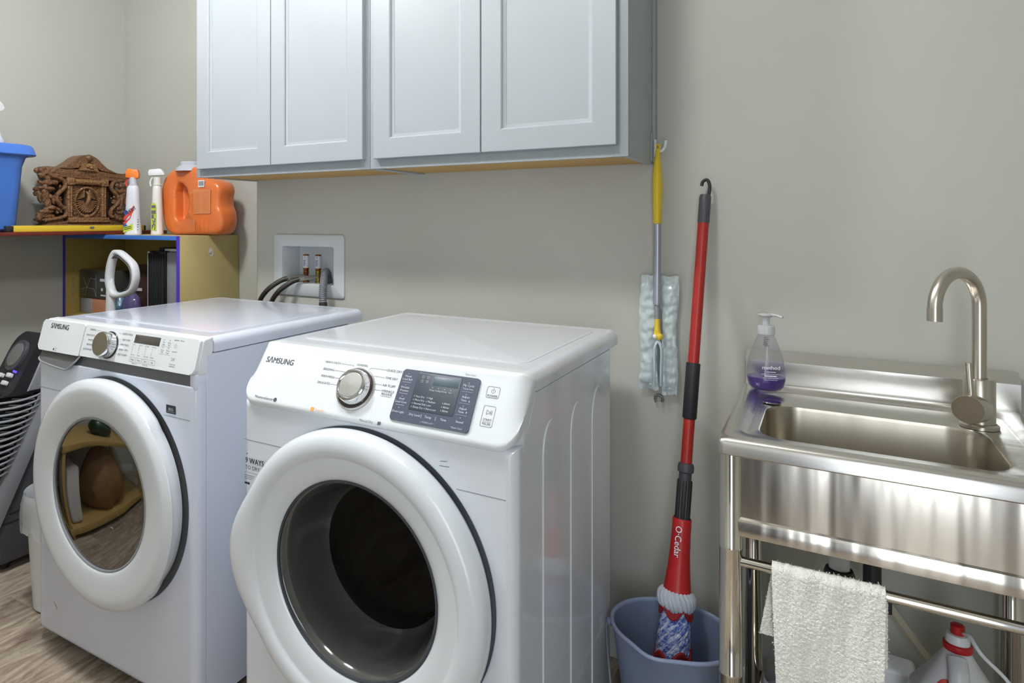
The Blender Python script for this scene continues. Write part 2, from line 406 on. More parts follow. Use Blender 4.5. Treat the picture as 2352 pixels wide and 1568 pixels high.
def struct(name, m, mt, label=None, cate=None):
    o = m.obj(name, mt); o['kind'] = 'structure'
    if label: o['label'] = label
    if cate: o['category'] = cate
    return o
def tag(o, label, cate, group=None):
    o['label'] = label; o['category'] = cate
    if group: o['group'] = group
    return o

# ================================================================ the room
XL, XR, YB, YA, YF, ZC = -3.03, 1.70, 2.00, 2.20, -.62, 2.60
struct('floor', M().box(XL-.1, XR+.1, YF-.1, YA+.1, -.08, 0), FLOOR, 'wood-look plank tile floor in brown and grey', 'floor')
struct('ceiling', M().box(XL-.1, XR+.1, YF-.1, YA+.1, ZC, ZC+.1), CEIL, 'plain white ceiling above the room', 'ceiling')
wb = M()
HX0, HX1, HZ0, HZ1 = -1.782, -1.524, 1.008, 1.158           # opening for the outlet box
loop = []
for k in range(7):
    a = (PI/2)*k/6; loop.append((-1.935 + .03 - .03*math.sin(a), YB + .03 - .03*math.cos(a)))
lp = [(HX0, YB)] + loop + [(-1.935, YA+.1), (HX0, YA+.1)]
wb.loft([[(p[0], p[1], 0) for p in lp], [(p[0], p[1], ZC) for p in lp]])
wb.box(HX1, XR+.1, YB, YA+.1, 0, ZC)
wb.box(HX0, HX1, YB, YA+.1, 0, HZ0); wb.box(HX0, HX1, YB, YA+.1, HZ1, ZC)
struct('wall_back', wb, WALL, 'greige textured wall behind the machines and the sink', 'wall')
struct('wall_alcove', M().box(XL-.1, -1.935, YA, YA+.1, 0, ZC), WALL, 'recessed greige wall behind the orange jug', 'wall')
struct('wall_left', M().box(XL-.1, XL, YF-.1, YA+.1, 0, ZC), WALL, 'pale side wall behind the carved box', 'wall')
struct('wall_right', M().box(XR, XR+.1, YF-.1, YB+.1, 0, ZC), WALL)
wf = M()
wf.box(XL-.1, -.10, YF-.1, YF, 0, ZC); wf.box(.82, XR+.1, YF-.1, YF, 0, ZC); wf.box(-.10, .82, YF-.1, YF, 2.1, ZC)  # opening placed to house the added fill light
struct('wall_front', wf, WALL)
struct('baseboard_back', M().box(-1.90, XR, YB-.014, YB, 0, .085, .004), TRIM, 'low white baseboard along the wall behind the bucket', 'baseboard')
struct('baseboard_left', M().box(XL, XL+.014, YF, YA, 0, .085, .004), TRIM)
struct('baseboard_alcove', M().box(XL, -1.935, YA-.014, YA, 0, .085, .004), TRIM)

d_ = M(); d_.box(-1.12, -.40, YF-.02, YF+.012, .01, 2.05, .003); struct('added_door', d_, TRIM)  # unseen door and trim, added for the sink steel to reflect
d_ = M()
for a, b_, c_, e_ in ((-1.02, -.50, .18, .95), (-1.02, -.50, 1.10, 1.95)): d_.box(a, b_, YF+.011, YF+.018, c_, e_, .004)
struct('added_door_panels', d_, TRIM)
d_ = M(); d_.box(-1.21, -1.13, YF, YF+.02, 0, 2.14, .003); d_.box(-.39, -.31, YF, YF+.02, 0, 2.14, .003); d_.box(-1.21, -.31, YF, YF+.02, 2.06, 2.14, .003); struct('added_door_casing', d_, TRIM)
# ================================================================ ceiling lamps (out of frame)
for nm, lx, ly in (('round', -1.72, .88), ('second', -.66, .80)):
    lab = 'flat white ceiling lamp above the washer side of the room' if nm == 'round' else 'flat white ceiling lamp above the sink side of the room'
    t = thing('ceiling_lamp', lab, 'lamp', (lx, ly, ZC))
    M(Matrix.Translation((lx, ly, 0))).box(-.24, .24, -.24, .24, ZC-.03, ZC, .008).obj('lamp_base', TRIM, t)
    M(Matrix.Translation((lx, ly, 0))).box(-.21, .21, -.21, .21, ZC-.06, ZC-.03, .01).obj('diffuser', LAMPM, t)

# ================================================================ wall cabinets
def cabinet(x0, x1, doors, label, right):
    t = thing('wall_cabinet', label, 'cabinet', ((x0+x1)/2, 1.85, 1.408), 'white shaker wall cabinets')
    z0, z1 = 1.408, 2.17
    m = M()
    m.box(x0, x0+.018, 1.718, YB-.001, z0, z1); m.box(x1-.018, x1, 1.718, YB-.001, z0, z1)
    m.box(x0+.018, x1-.018, 1.718, YB-.001, z1-.018, z1); m.box(x0+.018, x1-.018, YB-.012, YB-.001, z0+.03, z1-.018)
    m.obj('carcass', CAB, t)
    M().box(x0+.018, x1-.018, 1.7185, YB-.002, z0+.004, z0+.02).obj('bottom_panel', PLY, t)
    m = M(); w_ = .036
    m.box(x0, x0+w_, 1.70, 1.718, z0, z1, .001); m.box(x1-w_, x1, 1.70, 1.718, z0, z1, .001)
    m.box(x0+w_, x1-w_, 1.7005, 1.718, z0, z0+.04); m.box(x0+w_, x1-w_, 1.7005, 1.718, z1-.04, z1)
    m.obj('face_frame', CAB, t)
    for a, b_ in doors:
        dz0, dz1, st, rb = 1.436, 2.145, .057, .058
        f = M(front(0, 1.699, 0))
        outer = [(a, dz0), (b_, dz0), (b_, dz1), (a, dz1)]
        inner = [(a+st, dz0+rb), (b_-st, dz0+rb), (b_-st, dz1-rb), (a+st, dz1-rb)]
        def ins(lp, d): return [(lp[0][0]+d, lp[0][1]+d), (lp[1][0]-d, lp[1][1]+d), (lp[2][0]-d, lp[2][1]-d), (lp[3][0]+d, lp[3][1]-d)]
        L = [(outer, 0), (outer, .0175), (ins(outer, .0015), .019), (ins(inner, -.0005), .019), (ins(inner, .0025), .0165), (ins(inner, .004), .012), (ins(inner, .012), .0095), (ins(inner, .013), .006)]
        f.loft([[(p[0], p[1], h) for p in lp] for lp, h in L], True, False)
        d = f.obj('door', CAB, t, ang=25)
        M(front(0, 1.699, 0)).box(a+st+.005, b_-st-.005, dz0+rb+.005, dz1-rb-.005, .003, .0085).obj('door_panel', CAB, d)
    if right:
        M().box(x1, x1+.007, YB-.034, YB-.001, z0+.004, z1, .001).obj('scribe_trim', CAB, t)
        M().box(x1+.0002, x1+.003, YB-.052, YB-.033, z0+.006, z0+.085, .0006).obj('side_patch', CAB, t)
cabinet(-1.926, -1.166, [(-1.905, -1.5525), (-1.5495, -1.180)], 'white shaker wall cabinet nearest the room corner, above the left machine', False)
cabinet(-1.164, -.407, [(-1.141, -.7915), (-.7885, -.431)], 'white shaker wall cabinet beside the yellow-handled duster', True)

# ================================================================ front-loading machines
def holed_front(m, x0, x1, z0, z1, cx, cz, r, dep, rc, gap):
    """front shell in the machine frame (x right, y up, z to the room) with a round hole"""
    ang = [2*PI*i/144 for i in range(144)]
    for (px, pz) in ((x0, z0), (x1, z0), (x1, z1), (x0, z1)): ang.append(math.atan2(pz-cz, px-cx) % (2*PI))
    ang = sorted(ang)
    def rect(d):
        out = []
        for a in ang:
            c, s_ = math.cos(a), math.sin(a); t = 1e9
            if c > 1e-9: t = min(t, (x1-d-cx)/c)
            if c < -1e-9: t = min(t, (x0+d-cx)/c)
            if s_ > 1e-9: t = min(t, (z1-d*.2-cz)/s_)
            if s_ < -1e-9: t = min(t, (z0+d-cz)/s_)
            out.append((cx+c*t, cz+s_*t))
        return out
    ci = lambda rr: [(cx+rr*math.cos(a), cz+rr*math.sin(a)) for a in ang]
    L = [(rect(0), -dep)]
    for k in range(7):
        a = (PI/2)*k/6; L.append((rect(rc*(1-math.cos(a))), -rc + rc*math.sin(a)))
    L += [(ci(r+gap), 0), (ci(r+gap-.004), -.002), (ci(r+gap-.008), -.012), (ci(r+.012), -.013), (ci(r), -.014), (ci(r), -.06)]
    m.loft([[(p[0], p[1], h) for p in lp] for lp, h in L], False, False)
    return m

def machine(X0, Y0, W, name, label, dryer):
    t = thing(name, label, 'washer' if not dryer else 'dryer', (X0+W/2, Y0+.35, 0), 'white front-loading laundry machines')
    F = front(X0, Y0, 0)
    en = ENAMEL if dryer else ENAMELW
    cx, cz = (.343, .516) if dryer else (.362, .526)
    ztop = .832 if dryer else .842
    # rear cabinet
    m = M(F)
    for (a, b_) in ((.001, .012), (W-.012, W-.001)):
        if not dryer: m.box(a, b_, .035, .917, -.64, -.036, .003)
        else:
            ms = M(frame((X0+a, Y0, 0), (0, 1, 0), (0, 0, 1))); ms.prism([(.036, .035), (.64, .035), (.64, .917), (.108, .917), (.036, .819)], 0, b_-a, .002, 2, both=True)
            me = bpy.data.meshes.new('x'); ms.b.to_mesh(me); m.b.from_mesh(me); ms.b.free(); bpy.data.meshes.remove(me)
    m.box(.012, W-.012, .035, .917, -.64, -.61)
    m.box(.012, W-.012, .035, .05, -.61, -.036)
    if dryer:   # embossed pill ribs on the visible side
        for yc, hw, zt in ((1.353, .047, .845), (1.527, .047, .842), (1.697, .056, .845)):
            G = frame((X0+W-.001, yc, 0), (0, 1, 0), (0, 0, 1))
            pl = [(-hw, .06), (hw, .06)] + [(hw*math.cos(PI*k/14), zt-hw*1.3+hw*1.3*math.sin(PI*k/14)) for k in range(15)]
            m2 = M(G); m2.prism(pl, -.001, .0022, .0018, 3)
            me = bpy.data.meshes.new('x'); m2.b.to_mesh(me); m.b.from_mesh(me); m2.b.free(); bpy.data.meshes.remove(me)
    m.obj('cabinet_body', en, t)
    # front shell with the door opening
    m = M(F); holed_front(m, 0, W, .03, ztop, cx, cz, .235, .034, .022, .0725 if dryer else .0705); m.obj('front_panel', en, t)
    M(front(X0+cx, Y0, cz)).lathe([(.236, -.0115), (.3005 if dryer else .2985, -.0105)], 144).obj('door_recess', RECESS if dryer else GREYBAND, t)
    m = M(F); m.box(.03, W-.03, .012, .04, -.5, -.035); m.obj('plinth', SEAM, t)
    for (fx, fz) in ((.06, -.08), (W-.06, -.08), (.06, -.56), (W-.06, -.56)):
        M(Matrix.Translation((X0+fx, Y0-fz, 0))).lathe([(.022, 0), (.022, .012), (.012, .014), (.012, .04)], 16).obj('foot', BLK, t)
    # seams across the front panel, either side of the door
    m = M(F); zs = .738 if dryer else .757
    hw = math.sqrt(.30**2 - (zs-cz)**2)
    m.box(.004, cx-hw-.02, zs-.0008, zs+.0008, -.001, .0003); m.obj('panel_seam', GREYP, t)
    m = M(F); m.box(cx+hw+.02, W-.02, zs-.0008, zs+.0008, -.001, .0003); m.obj('panel_seam', GREYP, t)
    # lid
    m = M(F); yl0, yl1 = -.71, (-.1055 if dryer else -.062)
    zt0, zt1 = .919, .957
    xs = [(0, zt0)] + [(.022*(1-math.cos(a)), zt1-.022+.022*math.sin(a)) for a in [PI/2*k/6 for k in range(7)]]
    xs += [(W-p[0], p[1]) for p in xs[::-1]]
    m.loft([[(p[0], p[1], yl0) for p in xs], [(p[0], p[1], yl1) for p in xs]]); m.obj('lid', en, t)
    # raised rounded border of the worktop: shallow pressed panel
    lidr = M(frame((X0, Y0, zt1), (1, 0, 0), (0, 1, 0)))
    o_ = rrect(W/2, (-yl0-yl1)/2, W/2-.045, (yl1-yl0)/2-.05, .03, 6); i_ = rrect(W/2, (-yl0-yl1)/2, W/2-.053, (yl1-yl0)/2-.058, .026, 6)
    lidr.loft([[(p[0], p[1], h) for p in lp] for lp, h in ((o_, 0), (o_, .0012), (i_, .0022))], False, True); lidr.obj('lid_emboss', en, t, ang=60)
    # drum, gasket, load
    D = front(X0+cx, Y0, cz)
    M(D).lathe([(.234, -.02), (.225, -.03), (.205, -.06), (.205, -.075), (.24, -.09)], 64).obj('gasket', GASKET, t)
    M(D).lathe([(.27, -.09), (.27, -.56), (.0001, -.57)], 64).obj('drum', DRUM if not dryer else DRUMD, t)
    if dryer:
        for k, (dx, dz, s_, mm) in enumerate(((.02, -.03, .16, LAUND), (-.09, -.09, .10, LAUND), (.11, -.08, .11, LAUNDB), (-.04, .04, .12, LAUND), (.09, .05, .1, LAUND))):
            m = M(D); sd = k*7.3
            m.lathe([(max(.0001, s_*math.sin(PI*j/10)), -.30+s_*.75*math.cos(PI*j/10)) for j in range(11)], 24, f=lambda a, r, h: 1+.12*mn.noise((math.cos(a)*2+sd, math.sin(a)*2, h*14)))
            bmesh.ops.translate(m.b, verts=m.b.verts, vec=(dx, 0, dz)); m.obj('laundry', mm, t)
    # ------------------------------------------------ door
    D = front(X0+cx, Y0, cz)
    bump_c = math.radians(184)
    def fm(a, r, h):
        if not dryer:
            d = abs(((a - 0 + PI) % (2*PI)) - PI)           # recessed finger grip on the right
            k = 0 if d > .82 else (1 if d < .68 else (.82-d)/.14)
            return 1 - (.032*k if (r > .285 and h < .045) else 0)
        d = abs(((a - bump_c + PI) % (2*PI)) - PI); k = 0 if d > .62 else .5+.5*math.cos(PI*d/.62)
        wgt = max(0, min(1, (r-.262)/.03))
        return 1 + .115*k*wgt
    if dryer:
        prof = [(.24, .004), (.287, .004), (.299, .010), (.3045, .022), (.3045, .036), (.3025, .046), (.297, .0545), (.289, .0600), (.279, .0628), (.268, .0630), (.259, .0610), (.2540, .0575), (.2510, .0548), (.2480, .0540), (.238, .0532), (.222, .0495), (.210, .0440), (.2035, .0390), (.201, .036), (.199, .030)]
    else:
        prof = [(.24, .004), (.285, .004), (.296, .010), (.3005, .022), (.302, .036), (.3018, .042), (.3000, .0465), (.2960, .0510), (.2850, .0575), (.2810, .0590), (.2770, .0598), (.265, .0598), (.250, .0585), (.235, .0568), (.220, .0545), (.210, .0522), (.2055, .0505), (.2020, .0482), (.2005, .0460), (.199, .041)]
    m = M(D); m.lathe(prof, 128, f=fm)
    dr = m.obj('door', DOORW, t, ang=50)
    rimh = .0375 if dryer else .048
    M(D).lathe([(.2015, rimh-.004), (.2015, rimh), (.1985, rimh+.0012), (.196, rimh), (.196, rimh-.008)], 96).obj('door_ring', SEAM if dryer else GREYP, dr)
    if dryer:
        gb = [(.1965, .033), (.192, .030), (.186, .012), (.180, -.01), (.172, -.04), (.163, -.075), (.155, -.09), (.14, -.097), (.08, -.101), (.0001, -.102)]
        M(D).lathe(gb[:7], 96).obj('glass_bowl', GLASSRIM, dr, ang=70)
        M(D).lathe(gb[6:], 96).obj('glass', GLASSD, dr, ang=70)
    else:
        M(D).lathe([(.1965, .044), (.17, .0475), (.12, .0505), (.06, .052), (.0001, .0525)], 96).obj('glass', GLASSW, dr, ang=70)
        gb = [(.195, .040), (.188, .012), (.176, -.03), (.164, -.075), (.15, -.09), (.08, -.098), (.0001, -.10)]
        M(D).lathe(gb, 96).obj('glass_bowl', clear_bowl, dr, ang=70)
        M(D).tube([(.156*math.cos(2*PI*k/72), .156*math.sin(2*PI*k/72), -.084) for k in range(72)], .0014, 6, closed=True).obj('bowl_edge_glint', WHITEP, dr)  # white ring standing in for the glint on the inner bowl edge
    return t, F, D

clear_bowl = clearmat('bowl_glass', '#b5b0aa', gloss=.05, opacity=.10, body='#77716a', ior=1.5)

# ---------------- dryer (right, nearer)
DX, DY, DW = -1.163, 1.165, .686
dry, F, D = machine(DX, DY, DW, 'dryer', 'white front-loading dryer with dark round window and slate display, beside the mop bucket', True)
PO, PU = Vector((DX, 1.152, .832)), Vector((0, .083, .125)).normalized()
P = frame(PO, (1, 0, 0), PU)
fy_, fz_ = PU.y, PU.z
prof = [(.036, .817), (.034, .824), (.010, .822)]
for q in range(7):      # rolled lower lip, tangent to the face
    a = -PI*.5 + (PI*.5+.58)*q/6
    cyy, czz = -.013+.012*fy_+.012*fz_, .832+.012*fz_-.012*fy_
    prof.append((cyy - .012*math.cos(a), czz + .012*math.sin(a)))
prof += [(-.013+b_*fy_, .832+b_*fz_) for b_ in (.02, .04, .07, .10, .128, .140)]
prof += [(.0665, .9545), (.0725, .9572), (.080, .9575), (.105, .957)]
def rnd(d, R): return 0 if d >= R else R - math.sqrt(max(0, R*R-(R-d)**2))
xsx = [0, .0015, .004, .008, .013, .019, .026, .034, .042] ; xsx = xsx + [.06, .2, .343, .486, .626] + [DW-x for x in xsx[::-1]]
rows = []
for x in xsx:
    d = min(x, DW-x); row = []
    for ip, (y, z) in enumerate(prof):
        y2 = y + rnd(d, .034)*(1 if y < .07 else max(0, 1-(y-.07)/.035))*.98
        wt = max(0, min(1, (.90-z)/.07)); z2 = z + rnd(d, .040)*wt*(1 if ip > 1 else 0)
        tp = max(0, min(1, (z-.93)/.027)); z2 -= rnd(d, .022)*tp
        lim = .036 if z2 < .82 else min(.105, .036+.069*(z2-.82)/.097)
        row.append((DX+x, DY+(min(y2, lim) if y < lim else y), z2))
    rows.append(row)
m = M(); m.loft(rows, True, True, closed=False); con = m.obj('console', PANELW, dry, ang=60)
Z = .0007
P2 = P @ Matrix.Translation((0, 0, Z-.0007))
mk = M(P2)
mk.text('SΛMSUNG', .0195, .0765, .106, bold=.022, xs=.95); mk.obj('brand_lettering', INK, con)
mk = M(P2)
for s_, a, b_, al in (('HEAVY DUTY', .2495, .1205, 'RIGHT'), ('BEDDING', .2385, .1035, 'RIGHT'), ('PERM PRESS', .2455, .087, 'RIGHT'), ('DELICATES', .2395, .0715, 'RIGHT'),
                     ('NORMAL', .307, .1235, 'CENTER'), ('QUICK DRY', .3715, .1205, 'LEFT'), ('TIME DRY', .3735, .1035, 'LEFT'), ('AIR FLUFF', .3725, .0872, 'LEFT'), ('WRINKLE', .374, .075, 'LEFT'), ('RELEASE', .376, .0688, 'LEFT')):
    mk.text(s_, .0072, a, b_, align=al, bold=.004)
for a in ([(.251, .1205), (.285, .1205), (.285, .117)], [(.24, .1035), (.268, .1035)], [(.247, .087), (.262, .087)], [(.241, .0715), (.258, .0715)],
          [(.370, .1205), (.332, .1205), (.327, .1165)], [(.372, .1035), (.345, .1035)], [(.371, .0872), (.352, .0872)], [(.3725, .075), (.353, .075)], [(.376, .064), (.402, .064)]): mk.line(a, .0006)
mk.obj('cycle_lettering', INK, con); mk = M(P2)
mk.text('MoistureSensor', .0088, .0445, .015, align='LEFT', bold=.006)
mk.poly(circ(.1065, .0155, .0048, 16)); mk.obj('sensor_lettering', INK, con); mk = M(P2)
mk.text('Manual Dry', .0072, .361, .0065, bold=.003)
mk.quad(.389, .3965, .0035, .0105)
mk.obj('manual_dry_lettering', INK, con); mk = M(P2)
for c, s_, hx, hy in (((.6205, .106), 'POWER', .0135, .0115), ((.6215, .0585), '', .0125, .0205)):
    o_ = rrect(c[0], c[1], hx, hy, .0035, 4); i_ = rrect(c[0], c[1], hx-.0007, hy-.0007, .003, 4)
    mk.loft([[(p[0], p[1], .0007) for p in lp_] for lp_ in (o_, i_)], False, False)
mk.text('POWER', .0062, .6205, .0985, bold=.01)
mk.line([(.6205+.0038*math.cos(a), .1085+.0038*math.sin(a)) for a in [PI/2+.6+k*(2*PI-1.2)/14 for k in range(15)]], .0007); mk.line([(.6205, .1085), (.6205, .114)], .0008)
mk.text('START', .0062, .6215, .0515, bold=.008); mk.text('PAUSE', .0062, .6215, .0435, bold=.008); mk.line([(.613, .0475), (.630, .0475)], .0005)
mk.line([(.617, .0615), (.617, .0705), (.6245, .066), (.617, .0615)], .0007); mk.line([(.6255, .0615), (.6255, .0705)], .0007); mk.line([(.628, .0615), (.628, .0705)], .0007)
mk.obj('button_lettering', INK, con); mk = M(P2)
mk.text('*Smart Start*', .0045, .565, .1345, bold=0)
mk.obj('smart_start_lettering', INK, con)
mk = M(P2); mk.prism(rrect(.2165, .0105, .0042, .0042, .001, 3), .0002, .0008); mk.text('Smart Dry', .0065, .224, .0105, align='LEFT'); mk.obj('indicator_lettering', INKO, con)
# display block
m = M(P); m.prism(rrect(.5025, .0735, .0885, .0545, .006, 5), .001, .0042, .0022, 3); dp = m.obj('display_panel', SLATE, con, ang=60)
m = M(P); m.prism(rrect(.5015, .0845, .0505, .0395, .002, 3), .0040, .0050, .0004, 2); m.obj('display_window', SLATED, dp)
m = M(P); m.box(.4905, .5475, .1015, .1195, .0048, .0054, .0003); m.obj('lcd_screen', LCD, dp)
mk = M(P @ Matrix.Translation((0, 0, .0046)))
def il(*a, **k): mk.text(*a, **k)
for j, (s1, s2) in enumerate((('Mixed', 'Load Bell'), ('Wrinkle', 'Prevent'), ('Small', 'Load Care'), ('Drum Light', ''))):
    b0 = .1125 - j*.0243
    il(s1, .0062, .4305, b0 if s2 else b0-.003, bold=.006)
    if s2: il(s2, .0062, .4305, b0-.0068, bold=.006)
    mk.quad(.4285, .4315, b0+.005, b0+.0058)
    if j < 3: mk.quad(.4205, .4405, b0-.0132, b0-.0126)
for j, (s1, s2) in enumerate((('My Cycle', '*Cycle Save'), ('Adjust', 'Time ▲'), ('Adjust', 'Time ▼'), ('Sound', ''))):
    b0 = .1105 - j*.0235
    s2 = s2.replace('▲', '').replace('▼', '')
    il(s1, .0064, .5695, b0 if s2 else b0-.003, bold=.006)
    if s2: il(s2, .0062 if j else .0048, .5695 - (.002 if j in (1, 2) else 0), b0-.0068, bold=.006)
    if j == 1: mk.poly([(.577, b0-.009), (.580, b0-.009), (.5785, b0-.005)])
    if j == 2: mk.poly([(.577, b0-.005), (.5785, b0-.009), (.580, b0-.005)])
    mk.quad(.5675, .5705, b0+.005, b0+.0058)
    if j < 3: mk.quad(.558, .581, b0-.0128, b0-.0124)
for s1, a in (('Dry Level', .470), ('Temp', .5005), ('Time', .5345)): il(s1, .0066, a, .0355, bold=.008)
for a in (.4855, .5175): mk.line([(a, .0315), (a, .0395)], .0008)
il('—*Child Lock—', .0048, .502, .0245); il('*Smart Care', .0048, .566, .0245)
wz = .0012
for j, (s1, s2) in enumerate((('Very Dry', 'High'), ('More Dry', 'Medium'), ('Normal Dry', 'Low'), ('Damp Dry', 'Extra Low'))):
    b0 = .0735 - j*.0074
    il(s1, .0055, .4605, b0, z=wz, align='LEFT', bold=.006); il(s2, .0055, .4905, b0, z=wz, align='LEFT', bold=.006)
    mk.quad(.4570, .4578, b0-.0016, b0+.0016, wz); mk.quad(.4870, .4878, b0-.0016, b0+.0016, wz)
for j, s1 in enumerate(('60min', '40min', '20min')):
    b0 = .0675 - j*.0074; il(s1, .0055, .5265, b0, z=wz, align='LEFT', bold=.006); mk.quad(.5235, .5243, b0-.0016, b0+.0016, wz)
for j, s1 in enumerate(('Drying', 'Cooling', 'Wrinkle', 'End')):
    a = .4925 + j*.0138; il(s1, .0040, a, .0905, z=wz, bold=.006); mk.line([(a-.001, .0965), (a+.0012, .0955), (a-.001, .0945)], .0005, wz)
for a, b_ in ((.4655, .1155), (.477, .1155), (.4655, .1065), (.477, .1065)):
    mk.line([(a+.0022*math.cos(2*PI*k/10), b_+.0026*math.sin(2*PI*k/10)) for k in range(11)], .0005, wz)
mk.obj('display_lettering', INKL, dp)
# knob
K = P @ Matrix.Translation((.3095, .0705, 0))
M(K).lathe([(.0475, .001), (.0475, .003), (.0465, .0042), (.0445, .0045), (.0432, .003), (.0432, .001)], 64).obj('knob_ring', CHROME, con)
M(K).lathe([(.0435, .001), (.0435, .0035), (.0405, .004), (.0001, .004)], 64).obj('knob_groove', DARKRING, con)
kb = M(K).lathe([(.0390, .004), (.0385, .010), (.0375, .012), (.0365, .020), (.0350, .0235), (.0325, .0252), (.0300, .0252), (.0282, .0240), (.0270, .0228), (.02, .0232), (.0001, .0236)], 64).obj('knob', CHROME, con, ang=25)
M(K).lathe([(.0276, .0225), (.0268, .0240), (.0001, .0246)], 48).obj('knob_cap', KNOBC, kb)
# sticker with wording, left of the door
mk = M(front(DX, DY-.0007, 0))
mk.text('9 WAYS', .0185, .010, .6895, align='LEFT', bold=.02, xs=.9); mk.text('TO DRY', .0125, .010, .6735, align='LEFT'); mk.line([(.008, .662), (.05, .662)], .0006)
for k in range(3): mk.line([(.008, .655-k*.004), (.04-.004*k, .655-k*.004)], .0009)
mk.quad(.008, .024, .634, .639); mk.poly([(.014, .704), (.018, .704), (.016, .708)])
mk.obj('sticker_lettering', INKD, dry)
mk = M(front(DX, DY-.0006, 0))
for a in ([(.53, .785), (.545, .787)], [(.528, .776), (.55, .777)]): mk.line(a, .0009, .001)
mk.obj('scuff_marks', INKD, dry)

# ---------------- washer (left, further)
WX, WY, WW = -1.998, 1.150, .690
was, F, D = machine(WX, WY, WW, 'washing_machine', 'white front-loading washing machine with grey handle band and brown-tinted round window', False)
m = M(frame((WX, WY, 0), (0, 1, 0), (0, 0, 1)))
pf = [(.05, .866), (.012, .866), (.014, .90), (.028, .950), (.034, .955), (.061, .9568), (.061, .919), (.034, .90)]
m.prism(pf, .002, WW-.002, .004, 2, both=True); con = m.obj('console', PANELW, was, ang=50)
# recessed grey grip under the console
m = M(frame((WX, WY, 0), (0, 1, 0), (0, 0, 1))); m.prism([(.004, .834), (.004, .838), (.0165, .872), (.05, .872), (.05, .834)], .004, WW-.024); m.obj('grip_band', GREYBAND, was)
m = M(front(WX, WY, 0)); m.box(WW-.0245, WW-.003, .832, .870, -.045, -.0035, .003); m.obj('band_end', ENAMELW, was)
PO, PU = Vector((WX, 1.147, .867)), Vector((0, .025, .09)).normalized()
P = frame(PO, (1, 0, 0), PU)
m = M(P)
def plate(a, b_, y0, y1, rl, rr):
    p = []
    for (cx_, cy_, r, a0) in ((b_, y1, .006, 0), (a, y1, .010 if rl else .003, PI/2), (a, y0, rl or .003, PI), (b_, y0, rr or .003, 1.5*PI)):
        sx = -1 if a0 in (0, 1.5*PI) else 1; sy = -1 if a0 in (0, PI/2) else 1
        for k in range(6):
            t_ = a0 + PI/2*k/5; p.append((cx_ + sx*r + r*math.cos(t_), cy_ + sy*r + r*math.sin(t_)))
    return p
m.prism(plate(.002, .2105, .001, .0915, .012, 0), -.014, .0010, .004, 3); dw = m.obj('detergent_drawer', PANELW, con, ang=60)
m = M(P); m.prism(plate(.2155, WW-.004, .003, .0915, 0, .016), -.014, .0010, .004, 3); cp = m.obj('control_panel', PANELW, con, ang=60)
# drawer pull: bulging lip below the drawer
pts = cat([(WX+.006, WY+.012, .850), (WX+.010, WY-.001, .842), (WX+.03, WY-.006, .835), (WX+.09, WY-.009, .829), (WX+.145, WY-.009, .825), (WX+.165, WY-.009, .827), (WX+.196, WY-.006, .848), (WX+.212, WY+.001, .866)], 6)
M().tube(pts, .0024, 12).obj('drawer_lip', GREYP, dw)
m = M()
def lipf(u, v):
    p = pts[min(len(pts)-1, int(u*(len(pts)-1)))]
    return (p.x, p.y + (.016+WY-p.y)*v, p.z + (.868-p.z)*v**.7)
m.grid(lipf, 40, 3); m.obj('drawer_pull_cup', GREYBAND, dw)
P2 = P @ Matrix.Translation((0, 0, .0009))
mk = M(P2); mk.text('SΛMSUNG', .0205, .0915, .0745, bold=.025, xs=.95)
mk.obj('brand_lettering', INKD, dw); mk = M(P2)
mk.poly(circ(.087, .0085, .0032, 12)); o_ = rrect(.0975, .0085, .0034, .0045, .0008, 2); i_ = rrect(.0975, .0085, .0028, .0039, .0006, 2)
mk.loft([[(p[0], p[1], .0007) for p in l_] for l_ in (o_, i_)], False, False); mk.obj('drawer_icons', INKD, dw)
mk = M(P2)
for s_, a, b_ in (('NORMAL', .2655, .0795), ('HEAVY DUTY', .2655, .0635), ('WHITES', .2625, .0505), ('BEDDING', .2655, .0378), ('ACTIVEWEAR', .2655, .0242)): mk.text(s_, .0066, a, b_, align='RIGHT', bold=.006)
mk.line([(.268, .0795), (.29, .0795)], .0005)
mk.obj('cycle_lettering', INK, con); mk = M(P2)
for s_, a, b_ in (('QUICK WASH', .3845, .0800), ('DELICATES', .3875, .0642), ('PERM PRESS', .3843, .0508), ('RINSE + SPIN', .3817, .0377), ('SELF CLEAN+', .3827, .0249)): mk.text(s_, .0066, a, b_, align='LEFT', bold=.006)
for a in ([(.382, .080), (.367, .080)], [(.385, .0642), (.372, .0642)], [(.382, .0508), (.373, .0508)], [(.379, .0377), (.371, .0377)], [(.380, .0249), (.369, .0249)]): mk.line(a, .0005)
mk.obj('cycle_lettering', INK, con); mk = M(P2)
for k in range(4):
    a = .4365 + k*.0265
    for j in range(5): mk.line([(a, .0578-j*.0066), (a, .0540-j*.0066)], .0012 if j in (0, 4) else .0009)
    mk.text(('Hot', 'Extra', 'High', 'Heavy')[k], .0042, a+.003, .0562, align='LEFT'); mk.text(('Cold', 'Less', 'No Spin', 'Light')[k], .0042, a+.003, .0296, align='LEFT')
    c = .4452 + k*.0268
    o_ = rrect(c, .0172, .0118, .0062, .002, 3); i_ = rrect(c, .0172, .0113, .0057, .0017, 3)
    mk.loft([[(p[0], p[1], .0007) for p in l_] for l_ in (o_, i_)], False, False)
    mk.text(('Temp', 'Rinse', 'Spin', 'Soil')[k], .0062, c, .0172, bold=.004)
mk.text('* Child Lock *', .0045, .4575, .0078); mk.text('* Smart Care', .0045, .5, .0078)
